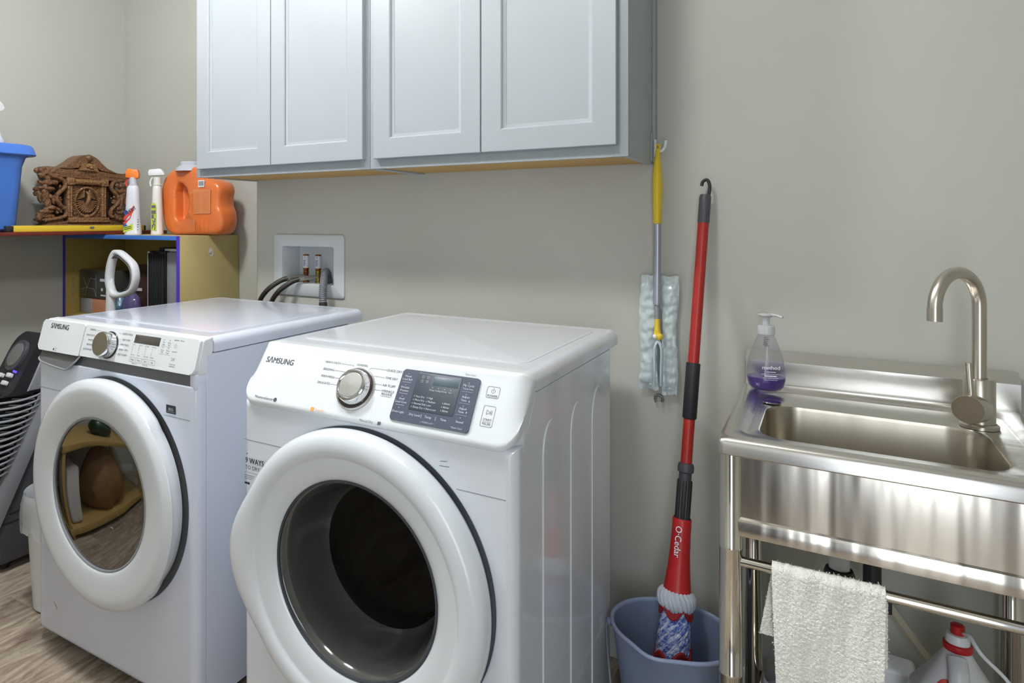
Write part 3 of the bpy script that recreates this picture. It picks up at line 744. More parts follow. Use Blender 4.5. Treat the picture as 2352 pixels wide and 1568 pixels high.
for k, (s1, s2, a, b_) in enumerate((('Pre', 'Soak', .5545, .0735), ('Delay', 'End', .5765, .0735), ('Alarm', 'Off', .5545, .0535), ('Smart', 'Care', .5765, .0535))):
    mk.poly(circ(a, b_+.006, .0013, 8)); mk.text(s1, .0052, a, b_-.0005); mk.text(s2, .0052, a, b_-.0062); mk.line([(a-.009, b_-.0105), (a+.009, b_-.0105)], .0005)
mk.text('*Power', .0048, .622, .0825); mk.line([(.592, .0825), (.611, .0825)], .0011); mk.line([(.592, .053), (.611, .053)], .0009); mk.line([(.592, .0165), (.613, .0165)], .0009)
mk.line([(.6015+.0045*math.cos(a), .0672+.0045*math.sin(a)) for a in [PI/2+.5+k*(2*PI-1.0)/14 for k in range(15)]], .0006); mk.line([(.6015, .0680), (.6015, .0735)], .0007)
mk.line([(.596, .030), (.596, .0385), (.603, .03425), (.596, .030)], .0006); mk.line([(.6045, .030), (.6045, .0385)], .0006); mk.line([(.6065, .030), (.6065, .0385)], .0006)
mk.text('Hold to Start', .0045, .603, .0215)
mk.obj('panel_lettering', INK, con)
m = M(P); m.prism([(.4365, .0614), (.5390, .0612), (.5402, .0830), (.4385, .0830)], .0002, .0018, .0003, 2); m.obj('display', LCDK, con)
K = P @ Matrix.Translation((.337, .0447, 0))
M(K).lathe([(.0375, 0), (.0375, .0025), (.0365, .0035), (.0001, .0035)], 64).obj('knob_ring', DARKRING, con)
kb = M(K).lathe([(.0345, .0035), (.0340, .018), (.0335, .028), (.0318, .0315), (.0001, .0318)], 64).obj('knob', CHROME, con, ang=30)
M(K).lathe([(.0318, .0312), (.0312, .0324), (.0001, .0330)], 64).obj('knob_face', BRUSHED, kb)
mk = M(K); 
for k in range(3): mk.line([(.0345, -.006+k*.006)], .001)
mk.b.free()
mk = M(front(WX, WY-.0012, 0)); mk.quad(.583, .619, .7645, .7855, 0); st = mk.obj('sticker', INKD, was)
mk = M(front(WX, WY-.0013, 0)); mk.text('SDG', .0095, .601, .775, z=.0004, bold=.01); mk.line([(.588, .769), (.614, .769)], .0006, .0004); mk.obj('sticker_lettering', INKL, st)

mk = M(front(WX, WY-.0004, 0))
for a in ([(.085, .135), (.100, .122)], [(.093, .131), (.104, .117)], [(.098, .128), (.101, .118)]): mk.line(a, .0012, .0002)
mk.obj('scuff_marks', BEIG, was)
# ================================================================ outlet box, hoses
t = thing('outlet_box', 'white recessed washer outlet box in the wall above the left machine', 'outlet box', (-1.653, YB, .97))
m = M(front(0, YB, 0))
def RR(x0, x1, z0, z1, r): return rrect((x0+x1)/2, (z0+z1)/2, (x1-x0)/2, (z1-z0)/2, r, 4)
L = [(RR(-1.822, -1.482, .967, 1.199, .010), .0004), (RR(-1.822, -1.482, .967, 1.199, .010), .005), (RR(-1.819, -1.485, .970, 1.196, .008), .0075), (RR(-1.779, -1.527, 1.011, 1.156, .006), .0085), (RR(-1.777, -1.529, 1.013, 1.154, .006), .006), (RR(-1.772, -1.534, 1.016, 1.150, .008), -.09)]
m.loft([[(p[0], p[1], h) for p in l_] for l_, h in L], False, True); m.obj('housing', BOXW, t)
for k, vx in enumerate((-1.702, -1.642)):
    yv = YB+.045
    v = M().lathe([(.0001, 0)], 4) if False else M(Matrix.Translation((vx, yv, 0))).lathe([(.013, 1.013), (.013, 1.02), (.009, 1.022), (.009, 1.045), (.0105, 1.047), (.0105, 1.06), (.008, 1.062)], 20)
    va = v.obj('valve', BRASS if k else COPPER, t)
    Mt = M(Matrix.Translation((vx, yv, 0))); Mt.lathe([(.0078, 1.058), (.0115, 1.066), (.0115, 1.118), (.010, 1.1225), (.0001, 1.1235)], 20); ar = Mt.obj('arrestor', COPPER, va)
    Mt = M(Matrix.Translation((vx, yv, 0))); Mt.lathe([(.0119, 1.070), (.0119, 1.117)], 20); Mt.obj('arrestor_label', PAPER, ar)
    mk = M(frame((vx+.0035, yv-.0116, 1.094), (1, .30, 0), (0, 0, 1))); mk.text('5', .010, 0, .016, z=.0009, bold=.02)
    for q in range(4): mk.quad(-.006, .004-.002*(q % 2), .004-q*.006, .0065-q*.006, .0009)
    mk.obj('label_print', LBLUE, ar)
    M().cyl((vx, yv, 1.038), (vx-.030, yv-.046, 1.034), .0085, .0085, 16).obj('valve_outlet', SILV, va)
    hx = vx-.030; hy = yv-.046
    h = thing('water_hose', ('black rubber water hose on the left valve of the outlet box', 'black rubber water hose on the right valve of the outlet box')[k], 'hose', (hx, hy, 1.03), 'black washer hoses')
    M().cyl((hx, hy, 1.034), (hx-.014, hy-.018, 1.031), .0105, .0105, 6).obj('hose_nut', SILV, h)
    M().tube(cat([(hx-.010, hy-.014, 1.032), (hx-.035, hy-.035, 1.020), (hx-.075, YB-.062, .985), (hx-.115, YB-.062, .935), (hx-.13, YB-.064, .86), (hx-.12, YB-.068, .7)], 8), .0095, 14).obj('hose_body', RUB, h)
h = thing('drain_hose', 'grey corrugated drain hose hooked into the outlet box', 'hose', (-1.60, YB, 1.05))
path = cat([(-1.590, YB+.045, 1.018), (-1.587, YB+.032, 1.052), (-1.572, YB+.0, 1.062), (-1.556, YB-.03, 1.035), (-1.545, YB-.05, .99), (-1.535, YB-.06, .93), (-1.535, YB-.065, .80)], 24)
M().tube(path, [.0135+.0013*math.sin(i*2.1) for i in range(len(path))], 18).obj('hose_body', CORR, h, ang=60)
M().tube([p+Vector((-.0145, .004, 0)) for p in path[40:100]], .004, 8).obj('hose_clip', BLK, h)
M().tube([p for p in path[112:]], .0155, 14).obj('hose_sleeve', BLK, h)

# ================================================================ bookcase in the corner
BX0, BX1, BY0, BY1, BZ = -3.028, -2.216, 1.866, 2.198, 1.190
t = thing('bookcase', 'yellow bookcase with blue and purple edges in the room corner', 'bookcase', ((BX0+BX1)/2, 2.03, 0))
M().box(BX1-.018, BX1, BY0+.001, BY1, 0, BZ, .001).obj('side_panel', BYEL, t)
M().box(BX0, BX0+.018, BY0+.001, BY1, 0, BZ, .001).obj('side_panel', BYELIN, t)
M().box(BX0+.018, BX1-.018, BY0+.001, BY1, BZ-.018, BZ).obj('top_board', BYEL, t)
M().box(BX0+.018, BX1-.018, BY1-.008, BY1, .06, BZ-.018).obj('back_panel', BYELIN, t)
for z in (.06, .43, .80): M().box(BX0+.018, BX1-.018, BY0+.006, BY1-.008, z, z+.018).obj('shelf', BYELIN, t)
M().box(BX0+.018, BX1-.018, BY0-.002, BY0+.001, BZ-.018, BZ, .0005).obj('top_edge_band', BBLUE, t)
for a in (BX0, BX1-.018): M().box(a, a+.018, BY0-.002, BY0+.001, 0, BZ, .0005).obj('side_edge_band', BPUR, t)
m = M(frame((BX1, 0, 0), (0, 1, 0), (0, 0, 1)))
m.poly([(2.018, 1.115), (2.034, 1.098), (2.046, 1.108), (2.040, 1.130), (2.028, 1.140)], .0006); s_ = m.obj('price_sticker', PAPER, t)
m = M(frame((BX1, 0, 0), (0, 1, 0), (0, 0, 1))); m.line([(2.022, 1.116), (2.026, 1.110), (2.030, 1.118), (2.034, 1.108), (2.038, 1.122)], .0018, .001); m.obj('sticker_scribble', INKD, s_)
for z in (1.02, .98, .945, .905):
    m = M(frame((BX0+.018, 0, 0), (0, 1, 0), (0, 0, 1))); m.poly(circ(1.905, z, .0025, 10), .0005); m.obj('peg_hole', CARVED, t)
# what stands on its shelf (z .818)
SZ = .818
g = thing('carton', 'peach and grey carton under the dark wrapped box in the bookcase', 'box', (-2.87, 2.02, SZ))
M().box(-2.985, -2.76, 1.93, 2.13, SZ, SZ+.072, .003).obj('carton_body', PEACH, g); M().box(-2.986, -2.90, 1.929, 2.131, SZ+.001, SZ+.071, .002).obj('carton_label', GREYP, g)
g = thing('wrapped_box', 'dark film-wrapped box on top of the peach carton', 'box', (-2.87, 2.02, SZ+.073))
M().box(-2.99, -2.745, 1.925, 2.13, SZ+.073, SZ+.205, .006).obj('box_body', FILMDK, g)
mk = M(front(0, 1.9245, 0)); mk.quad(-2.83, -2.77, .972, .985); mk.quad(-2.825, -2.765, .905, .912); mk.poly(circ(-2.815, .935, .008, 12)); mk.obj('box_print', INKL, g); mk = M(front(0, 1.9245, 0))
for a in ([(-2.975, .93), (-2.93, .94), (-2.90, .985), (-2.865, .98)], [(-2.93, .94), (-2.875, .935), (-2.86, .90)], [(-2.93, .94), (-2.945, .90)], [(-2.93, .94), (-2.955, .985)], [(-2.86, 1.0), (-2.86, .90)]): mk.line(a, .0012)
mk.obj('box_pattern', INKL, g)
g = tag(M().box(-2.735, -2.66, 2.06, 2.17, SZ, SZ+.20, .003).obj('small_carton', BEIG), 'small beige carton at the back of the bookcase', 'box')
g = thing('coffee_pouch', 'dark brown glossy pouch beside the black heater in the bookcase', 'pouch', (-2.62, 2.0, SZ))
m = M(Matrix.Translation((-2.60, 2.02, SZ)))
m.loft([[(p[0]*(1+.05*mn.noise((p[0]*20, p[1]*20, zz*20))), p[1], zz) for p in rrect(0, 0, hx, hy, hy*.7, 5)] for zz, hx, hy in ((0, .075, .045), (.06, .08, .05), (.13, .08, .042), (.19, .076, .02), (.215, .076, .006), (.235, .076, .003))])
m.obj('pouch_body', BRN, g)
mk = M(front(-2.60, 1.966, SZ)); mk.text('CLEARLIGHT', .015, 0, .19, z=-.008, bold=.01) if False else mk.quad(-.05, .0, .175, .18, -.004)
mk.obj('pouch_print', INKL, g); mk = M(front(-2.60, 1.966, SZ))
mk.quad(-.03, .02, .12, .133, .003); mk.obj('pouch_print', INKL, g)
g = thing('ribbed_heater', 'black ribbed heater with a silver side standing in the bookcase', 'heater', (-2.42, 2.0, SZ))
m = M(); m.box(-2.50, -2.395, 1.94, 2.15, SZ, 1.122, .004); m.obj('heater_body', BLKG, g)
m = M()
for k in range(8): m.box(-2.497+k*.0128, -2.492+k*.0128, 1.930, 1.942, SZ+.02, 1.112, .001)
m.obj('fins', BLK, g)
M().box(-2.395, -2.325, 1.945, 2.15, SZ, 1.118, .008).obj('silver_side', GREYP, g); M().box(-2.503, -2.499, 1.932, 2.15, SZ, 1.118, .001).obj('edge_strip', TRIM, g)
M().box(-2.46, -2.43, 1.96, 2.12, 1.122, 1.135, .002).obj('top_knob', BLK, g); M().box(-2.425, -2.335, 1.96, 2.1, 1.12, 1.131, .002).obj('top_cap', WHITEP, g)
def lump(cx, cy, z0, hx, hy, h, seed, amp=.25, n=28):
    m = M(Matrix.Translation((cx, cy, z0))); L = []
    for j in range(9):
        v = j/8; rr = (math.sin(PI*min(1, .18+.82*v)))**.6 if v < 1 else .02
        L.append([(hx*rr*math.cos(2*PI*i/n)*(1+amp*mn.noise((math.cos(2*PI*i/n)*1.7+seed, math.sin(2*PI*i/n)*1.7, v*3))), hy*rr*math.sin(2*PI*i/n)*(1+amp*mn.noise((math.cos(2*PI*i/n)*1.7, seed+math.sin(2*PI*i/n)*1.7, v*3))), h*v) for i in range(n)])
    return m.loft(L)
tag(lump(-2.715, 1.945, SZ, .055, .05, .115, 3.1).obj('blue_bag', TEAL), 'crumpled dark blue bag on the bookcase shelf', 'bag')
tag(lump(-2.60, 1.925, SZ, .052, .035, .125, 8.7, .35).obj('lavender_bag', LAV), 'clear lavender plastic bag in front of the brown pouch', 'bag')

# ---------------- upright vacuum / steam mop handle behind the washer
t = thing('stick_vacuum', 'white stick vacuum with a looped grey-lined handle behind the left machine', 'vacuum', (-2.46, 1.70, 0))
yh = 1.70
lpz = cat([(-2.420, yh, .965), (-2.437, yh, 1.01), (-2.428, yh, 1.07), (-2.405, yh, 1.118), (-2.375, yh, 1.126), (-2.325, yh, 1.105), (-2.283, yh, 1.075), (-2.272, yh, 1.03), (-2.290, yh, .985), (-2.330, yh, .965), (-2.385, yh, .955)], 6, closed=True)
def flatsweep(m, pts, wid, thick, closed=True):
    P_ = [Vector(p) for p in pts]; n = len(P_); L = []
    c = sum(P_, Vector())/n
    for i in range(n):
        tg = (P_[(i+1) % n]-P_[i-1]).normalized(); nr = Vector((tg.z, 0, -tg.x))
        tk = thick[0] + .0065*max(0, min(1, (-2.385-P_[i].x)/.04))
        L.append([tuple(P_[i] + nr*tk*a + Vector((0, 1, 0))*wid*b_) for a, b_ in ((1, -.6), (1, .6), (.5, 1), (-.5, 1), (-1, .6), (-1, -.6), (-.5, -1), (.5, -1))])
    L.append(L[0]); return m.loft(L, False, False)
m = M(); flatsweep(m, lpz, .017, (.0095,)); hb = m.obj('handle_loop', WHITEH, t, ang=70)
cen = Vector((-2.352, yh, 1.04))
m = M(); flatsweep(m, [p.lerp(cen, .115) for p in lpz[22:62]] , .0145, (.0025,)); 
m.b.free()
ins_ = [p.lerp(cen, .16) for p in lpz]
m = M()
for a, c in zip(ins_[17:52], ins_[18:53]):
    vs = [m._v(q) for q in (a+Vector((0, -.0175, 0)), c+Vector((0, -.0175, 0)), c+Vector((0, .0175, 0)), a+Vector((0, .0175, 0)))]; m.face(vs)
m.merge(); m.obj('handle_lining', GREYS, t)
M().tube(cat([(-2.436, yh, 1.02), (-2.430, yh, .985), (-2.426, yh, .95), (-2.430, yh, .90), (-2.437, yh, .80), (-2.45, yh, .55)], 6), [.0135+.0075*min(1, k/10) for k in range(31)], 16, flat=(1.1, .9)).obj('neck', WHITEH, t)
M().tube([(-2.45, yh, .56), (-2.47, yh, .10)], .018, 16).obj('pole', GREYP, t)
M().box(-2.60, -2.34, yh-.04, yh+.06, .0, .07, .02, 3).obj('floor_head', WHITEH, t)

# ================================================================ shelf and what stands on it
sh = M().box(XL+.001, -2.700, .55, YA-.002, 1.1915, 1.2065, .002).obj('wall_shelf', WRED)
tag(sh, 'dark red board shelf along the left wall, resting on the bookcase', 'shelf')
HZ = 1.207
t = thing('spirit_level', 'long yellow spirit level lying on the dark red shelf', 'level', (-2.73, 1.77, HZ))
M().box(-2.742, -2.722, 1.470, 2.082, HZ, HZ+.0255, .002).obj('level_body', LEV, t)
M().box(-2.743, -2.721, 1.441, 1.470, HZ, HZ+.024, .003).obj('end_cap', BLK, t); M().box(-2.743, -2.721, 2.082, 2.093, HZ, HZ+.024, .003).obj('end_cap', BLK, t)
m = M(frame((-2.722, 1.812, HZ+.0145), (0, 1, 0), (0, 0, 1))); m.prism(rrect(0, 0, .011, .005, .0045, 5), -.002, .0008); m.obj('vial_window', GREYBAND, t)

# ---------------- carved wooden box / clock case
t = thing('carved_wooden_box', 'carved dark wooden box with a peacock roundel and arched crest, on the red shelf', 'carved box', (-2.98, 1.931, HZ))
C0 = frame((-2.945, 1.931, HZ), (0, 1, 0), (0, 0, 1)) @ Matrix.Diagonal((1.052, 1.052, 1.052, 1))       # x right along the shelf, y up, z to the room
m = M(C0); m.box(-.198, .190, 0, .030, -.060, .012, .003); m.box(-.188, .182, .030, .042, -.060, .006, .002); m.obj('base', CARVE, t)
m = M(C0); m.box(-.10, .12, .042, .235, -.062, -.008, .002); m.box(-.155, .165, .05, .23, -.062, -.03); m.obj('case', CARVED, t)
m = M(C0)
m.box(-.096, .112, .036, .046, -.01, .018, .002); m.box(-.092, .108, .046, .058, -.01, .013, .002)
for a in (-.083, .083):
    m.box(a-.012, a+.012, .058, .200, -.01, .006, .002)
    m.tube([(a-.006, .06, .007), (a-.006, .198, .007)], .0045, 8); m.tube([(a+.0065, .06, .007), (a+.0065, .198, .007)], .004, 8)
    for k in range(14): m.box(a-.0125, a+.0125, .062+k*.0098, .066+k*.0098, .004, .0095, .001)
    m.box(a-.019, a+.019, .200, .232, -.01, .018, .003)
    m.tube([(a+.008*math.cos(q)*(1-q/16), .216+.008*math.sin(q)*(1-q/16), .019) for q in [k*.6 for k in range(20)]], .0018, 6)
m.tube([(-.064, .216, .010), (.064, .216, .010)], .0135, 14)
m.obj('pillars', CARVEL, t)
m = M(C0); m.box(-.078, .078, .058, .20, -.008, -.002)
for k in range(90):
    a, b_ = random.uniform(-.066, .066), random.uniform(.062, .196)
    if (a/.062)**2 + ((b_-.126)/.066)**2 < 1.0: continue
    m.ell((a, b_, -.001), .006, .0045, .005, 8, 5)
m.obj('front_panel', CARVE, t)
m = M(C0)
for k in range(44):   # rope-twist oval ring
    a = 2*PI*k/44; x_, y_ = .058*math.cos(a), .126+.064*math.sin(a)
    tg = Vector((-.058*math.sin(a), .064*math.cos(a), 0)).normalized(); nr = Vector((tg.y, -tg.x, 0)); d = (tg*.7+nr*.75).normalized()*.0085
    m.tube([(x_-d.x, y_-d.y, .002), (x_, y_, .008), (x_+d.x, y_+d.y, .002)], [.0022, .0038, .0022], 7)
m.obj('rope_ring', CARVEL, t)
m = M(C0); m.prism(circ(0, .126, .055, 40, .061), -.004, -.0005); m.obj('roundel', CARVED, t)
m = M(C0)
for k in range(17):
    a = PI*.99 + PI*1.02*(k+.5)/17; c_, s2 = math.cos(a), math.sin(a)*1.1
    m.tube([(.013*c_, .132+.013*s2, .002), (.030*c_, .132+.030*s2, .007), (.046*c_, .132+.046*s2, .006), (.052*c_, .132+.052*s2, .001)], [.0012, .0024, .0034, .0012], 7)
for k in range(9):
    for sg in (-1, 1): m.tube([(sg*.010, .150+k*.003, .002), (sg*(.046-.0035*k), .139+.0065*k, .003)], [.0022, .0016], 6)
m.tube(cat([(-.006, .175, .006), (.004, .158, .012), (.002, .138, .014), (-.004, .118, .010), (-.002, .100, .004)], 5), [.003+.006*math.sin(PI*k/20) for k in range(21)], 10)
m.tube(cat([(.010, .150, .008), (.012, .130, .010), (.008, .108, .004)], 4), .004, 8)
m.ell((0, .062, .006), .014, .011, .009, 12, 8)
m.obj('peacock', CARVEL, t)
m = M(C0)
m.prism([(-.186, .239), (.198, .232), (.206, .246), (.205, .262), (-.188, .275), (-.196, .266)], -.062, .016, .003, 2)
m.tube([(-.180, .2372, .012), (.19, .2295, .012)], .0045, 8)
for k in range(44): m.ell((-.178+k*.0085, .2515-k*.00018, .017), .0025, .004, .0025, 6, 4)
m.obj('cornice', CARVE, t)
cr = [(-.135, .272), (-.105, .284), (-.075, .304), (-.045, .326), (-.022, .335), (0, .336), (.022, .334), (.045, .322), (.075, .295), (.105, .276), (.140, .264)]
crl = [(-.135, .270), (-.09, .270), (-.055, .275), (-.028, .289), (0, .303), (.028, .288), (.055, .272), (.09, .266), (.14, .262)]
m = M(C0)
A = cat([(p[0], p[1], 0) for p in cr], 5); 
B = cat([(p[0], p[1], 0) for p in crl], 5)
def rs(Pn, u):
    x_ = u*(len(Pn)-1); i = min(len(Pn)-2, int(x_)); return Pn[i].lerp(Pn[i+1], x_-i)
N_ = 40
sec = []
for k in range(N_+1):
    p, q = rs(A, k/N_), rs(B, k/N_); q = Vector((q.x, min(q.y, p.y-.0015), 0)); md = (p+q)/2
    sec.append([(p.x, p.y, -.06), (q.x, q.y, -.06), (q.x, q.y, .014), tuple((q.lerp(md, .12)) + Vector((0, 0, .022))), tuple((p.lerp(md, .12)) + Vector((0, 0, .022))), (p.x, p.y, .014)])
m.loft(sec)
m.ell((0, .322, .018), .018, .017, .016, 14, 8)
m.obj('crest', CARVE, t, ang=60)
m = M(C0); m.box(-.120, .120, .255, .2755, -.05, .0135); m.box(-.075, .075, .255, .288, -.05, .0135); m.box(-.040, .040, .255, .306, -.05, .0135); m.obj('crest_panel', CARVEL, t)
m = M(C0)
m.prism([(-.05, .266), (.05, .263), (.03, .296), (-.028, .299)], -.02, .0225)
m.ell((.0, .288, .024), .018, .012, .010); m.ell((.004, .279, .032), .008, .007, .008)
for k in range(9): m.ell((-.026+k*.0066, .268+.002*(k % 2), .026), .004, .006, .006, 8, 5)
m.obj('mask', CARVEL, t)
def dragon(sx):
    """openwork scroll beside the panel: S-shaped band plus gnarled creature"""
    m = M(C0); ox = .0 if sx < 0 else .012; gx = 1.09 if sx < 0 else 1
    X = lambda v: sx*(.10+(v-.10)*gx) + ox
    band = cat([(X(.195), .262, .0), (X(.165), .236, .006), (X(.120), .222, .010), (X(.106), .200, .010), (X(.118), .178, .010), (X(.140), .155, .010), (X(.142), .130, .010), (X(.125), .110, .010), (X(.105), .092, .010), (X(.104), .068, .010), (X(.125), .056, .008), (X(.155), .050, .006), (X(.19), .044, .004)], 6)
    m.tube(band, .0125, 10, flat=(1, .7)); m.tube([p+Vector((0, 0, .008)) for p in band], .0028, 6)
    for (a, b_, c_, rx, ry, rz) in ((.175, .205, .004, .026, .013, .014), (.150, .208, .010, .015, .012, .012), (.200, .182, .006, .020, .009, .010), (.172, .180, .010, .026, .010, .010), (.222, .176, .0, .010, .010, .009), (.222, .158, .0, .009, .010, .008),
                                    (.184, .150, .0, .018, .030, .014), (.176, .118, .002, .015, .024, .013), (.160, .100, .008, .020, .011, .011), (.185, .082, .006, .030, .011, .012), (.212, .058, .006, .015, .022, .013), (.196, .236, .0, .020, .014, .012), (.216, .256, -.004, .014, .012, .010), (.168, .062, .0, .030, .010, .010), (.152, .134, .004, .008, .022, .008)):
        if sx > 0: a = .10+(a-.10)*.78
        m.ell((X(a), b_, c_), rx*(1 if sx < 0 else .8), ry, rz, 12, 8)
    for pts_, r_ in (([(.205, .262), (.190, .238), (.172, .220), (.184, .192), (.190, .165), (.178, .135), (.170, .110), (.184, .086), (.206, .066), (.212, .050)], .0115), ([(.150, .215), (.172, .206), (.198, .204), (.214, .212)], .0085), ([(.186, .184), (.206, .178), (.226, .174)], .0075), ([(.150, .180), (.170, .172), (.190, .165)], .008),
                     ([(.182, .150), (.158, .142), (.146, .128)], .0075), ([(.172, .112), (.150, .098), (.128, .094)], .008), ([(.150, .086), (.180, .074), (.205, .056)], .0085), ([(.200, .160), (.210, .140), (.202, .120)], .006), ([(.186, .245), (.160, .240), (.135, .232)], .006)):
        pp = [(X(.10+(p[0]-.10)*(.80 if sx > 0 else 1)), p[1], .002) for p in pts_]; pp = cat(pp, 5)
        m.tube(pp, [r_*(.75+.35*math.sin(PI*i/(len(pp)-1))+.12*math.sin(i*1.7)) for i in range(len(pp))], 9)
    for k in range(44):
        a = random.uniform(.115, .192); b_ = random.uniform(.052, .245)
        if sx > 0: a = .10+(a-.10)*.78
        m.ell((X(a), b_, random.uniform(-.004, .012)), random.uniform(.004, .009), random.uniform(.004, .009), random.uniform(.004, .008), 8, 5)
    for k in range(7):
        m.ell((X(.124+.006*(k % 2)), .125+k*.005 if k < 4 else .20+k*.004, .002), .009, .007, .006, 8, 5)
    m.box(min(X(.11), X(.205)), max(X(.11), X(.205)), .042, .05, -.05, .008, .002)
    for v in m.b.verts:      # chiselled irregularity
        q = Vector(v.co)*70; v.co += Vector((mn.noise(q), mn.noise(q+Vector((9, 0, 0))), mn.noise(q+Vector((0, 9, 0)))))*.0032
    return m
dragon(-1).obj('dragon_scroll', CARVE, t, ang=60); dragon(1).obj('dragon_scroll', CARVE, t, ang=60)

# ---------------- blue storage bin with lid and a spray bottle on it
t = thing('storage_bin', 'blue plastic storage bin with a lighter blue lid on the red shelf', 'bin', (-2.85, 1.33, HZ))
m = M(Matrix.Translation((-2.865, 1.315, 0)))
m.loft([[(p[0], p[1], z) for p in rrect(0, 0, hx, hy, .05, 6)] for z, hx, hy in ((HZ, .105, .185), (HZ+.012, .118, .196), (1.42, .128, .212), (1.47, .130, .216), (1.505, .138, .226), (1.520, .146, .244))])
m.obj('bin_body', BINB, t)
m = M(Matrix.Translation((-2.865, 1.315, 0)))
m.loft([[(p[0], p[1], z) for p in rrect(0, 0, hx, hy, .06, 8)] for z, hx, hy in ((1.515, .152, .262), (1.519, .155, .266), (1.549, .150, .256), (1.557, .145, .248), (1.560, .130, .23))]); m.obj('lid', BINL, t)
t = thing('spray_bottle', 'white trigger spray bottle standing on the blue bin lid', 'bottle', (-2.84, 1.457, 1.56), 'white spray bottles')
m = M(Matrix.Translation((-2.84, 1.457, 1.561))); m.lathe([(.034, 0), (.036, .008), (.034, .02), (.026, .032), (.016, .06), (.013, .12), (.013, .135)], 28); m.obj('bottle_body', BOTW, t)
m = M(frame((-2.84, 1.457, 1.561), (0, 1, 0), (0, 0, 1))); m.prism([(-.03, .135), (.014, .132), (.03, .142), (.036, .150), (.028, .168), (.010, .182), (-.03, .180)], -.012, .012, .004, 2, both=True); m.obj('trigger_head', WHITEP, t)

# ---------------- two spray bottles in front of the shelf edge, on the bookcase
def bottle(cx, cy, z0, hx, hy, H, label, headm, bodym, head):
    t = thing('spray_bottle', label, 'bottle', (cx, cy, z0), 'white spray bottles')
    T = frame((cx, cy, z0), (.80, .60, 0), (0, 0, 1)); T = T @ Matrix.Rotation(-PI/2, 4, 'X')
    m = M(T)
    m.loft([[(p[0], p[1], z*H) for p in rrect(0, 0, hx*k, hy*k2, min(hx*k, hy*k2)*.85, 6)] for z, k, k2 in ((0, .97, .97), (.012, 1.0, 1.0), (.03, 1.0, 1), (.035, .97, .97), (.25, .90, .93), (.48, .82, .90), (.62, .76, .86), (.70, .71, .80), (.735, .62, .70), (.748, .48, .58))]); m.obj('bottle_body', bodym, t)
    M(T).lathe([(.0185, .748*H), (.0185, .765*H), (.0165, .77*H), (.0160, .87*H)], 20).obj('collar', CAPC if head else BOTC, t)
    m = M(T @ Matrix.Rotation(PI/2, 4, 'X'))
    if head: m.prism([(-.030, .865*H), (.012, .845*H), (.026, .862*H), (.028, .905*H), (.022, .985*H), (-.022, 1.0*H), (-.030, .955*H)], -.014, .014, .004, 2, both=True)
    else: m.prism([(-.034, .89*H), (.034, .90*H), (.034, .925*H), (.022, .985*H), (.012, 1.0*H), (-.032, .985*H), (-.038, .945*H)], -.013, .013, .004, 2, both=True)
    m.obj('trigger_head', headm, t)
    m = M(T @ Matrix.Rotation(PI/2, 4, 'X')); m.tube(cat([(-.020, .87*H, 0), (-.030, .80*H, 0), (-.027, .735*H, 0)], 4), .004, 8); m.obj('trigger', LRED if head else WHITEP, t)
    return t, T
t, T = bottle(-2.598, 1.930, 1.190, .0365, .028, .293, 'white spray bottle with an orange trigger head beside the carved box', ORG, BOTW, True)
L_ = T @ Matrix.Rotation(PI/2, 4, 'X')
Lf = L_ @ Matrix.Translation((-.004, 0, .0268))
m = M(Lf); m.poly([(-.029, .055), (-.003, .075), (.014, .135), (.014, .115), (.0, .072), (-.027, .045)], .0004); m.poly([(-.028, .062), (.012, .100), (.014, .128), (.006, .118), (-.010, .092), (-.028, .078)], .0003); m.obj('red_swoosh', LRED, t)
m = M(Lf); m.poly([(-.029, .098), (-.022, .112), (-.012, .104), (-.02, .086)], .0003); m.obj('blue_burst', LBLUE, t); m = M(Lf); m.poly([(-.030, .045), (-.022, .050), (-.012, .040), (-.030, .034)], .0003); m.obj('blue_burst', LBLUE, t)
m = M(Lf @ Matrix.Rotation(.55, 4, 'Z')); m.text('SHOUT', .0235, .034, .096, z=.0007, bold=.025, xs=.72) if False else m.text('SHOUT', .0215, .0585, .0905, z=.0008, bold=.03, xs=.66); m.obj('brand_lettering', INKD, t)
m = M(Lf); m.poly([(-.031, .010), (.010, .022), (.012, .050), (-.028, .034)], .0003); lg = m.obj('green_label', LGRN, t)
m = M(Lf @ Matrix.Rotation(.27, 4, 'Z')); m.text('NEW WOOW', .0085, -.003, .034, bold=.01) if False else None
m.line([(-.018, .036), (.014, .036)], .003); m.line([(-.020, .029), (.012, .029)], .003); m.obj('green_label_print', INKD, t)
m = M(L_ @ Matrix.Rotation(math.radians(52), 4, 'Y') @ Matrix.Translation((0, 0, .0335)))
for k in range(5): m.line([(-.003, .022+k*.011), (.004, .025+k*.011)], .0045-.0006*k)
m.obj('side_print', INKD, t)
t, T = bottle(-2.505, 1.985, 1.190, .0265, .026, .293, 'white spray bottle with a white head and green fruit label beside the orange jug', WHITEP, BOTC, False)
L_ = T @ Matrix.Rotation(PI/2, 4, 'X')
m = M(L_ @ Matrix.Rotation(-.35, 4, 'Y') @ Matrix.Translation((0, 0, .0262)))
m.poly([(-.013, .020), (.013, .020)] + [(.013*math.cos(PI*k/10), .125+.016*math.sin(PI*k/10)) for k in range(11)], .0004); m.obj('green_label', LGRN, t)
m = M(L_ @ Matrix.Rotation(-.35, 4, 'Y') @ Matrix.Translation((0, 0, .0266)))
m.quad(-.010, .010, .118, .130, .0004); m.quad(-.011, .011, .092, .108, .0004); m.quad(-.010, .002, .072, .090, .0004); m.line([(-.008, .028), (.002, .05), (-.006, .066)], .004); m.line([(.006, .024), (.008, .046)], .004)
m.obj('label_print', GREYBAND, t)
m = M(L_ @ Matrix.Rotation(-.35, 4, 'Y') @ Matrix.Translation((0, 0, .0268)))
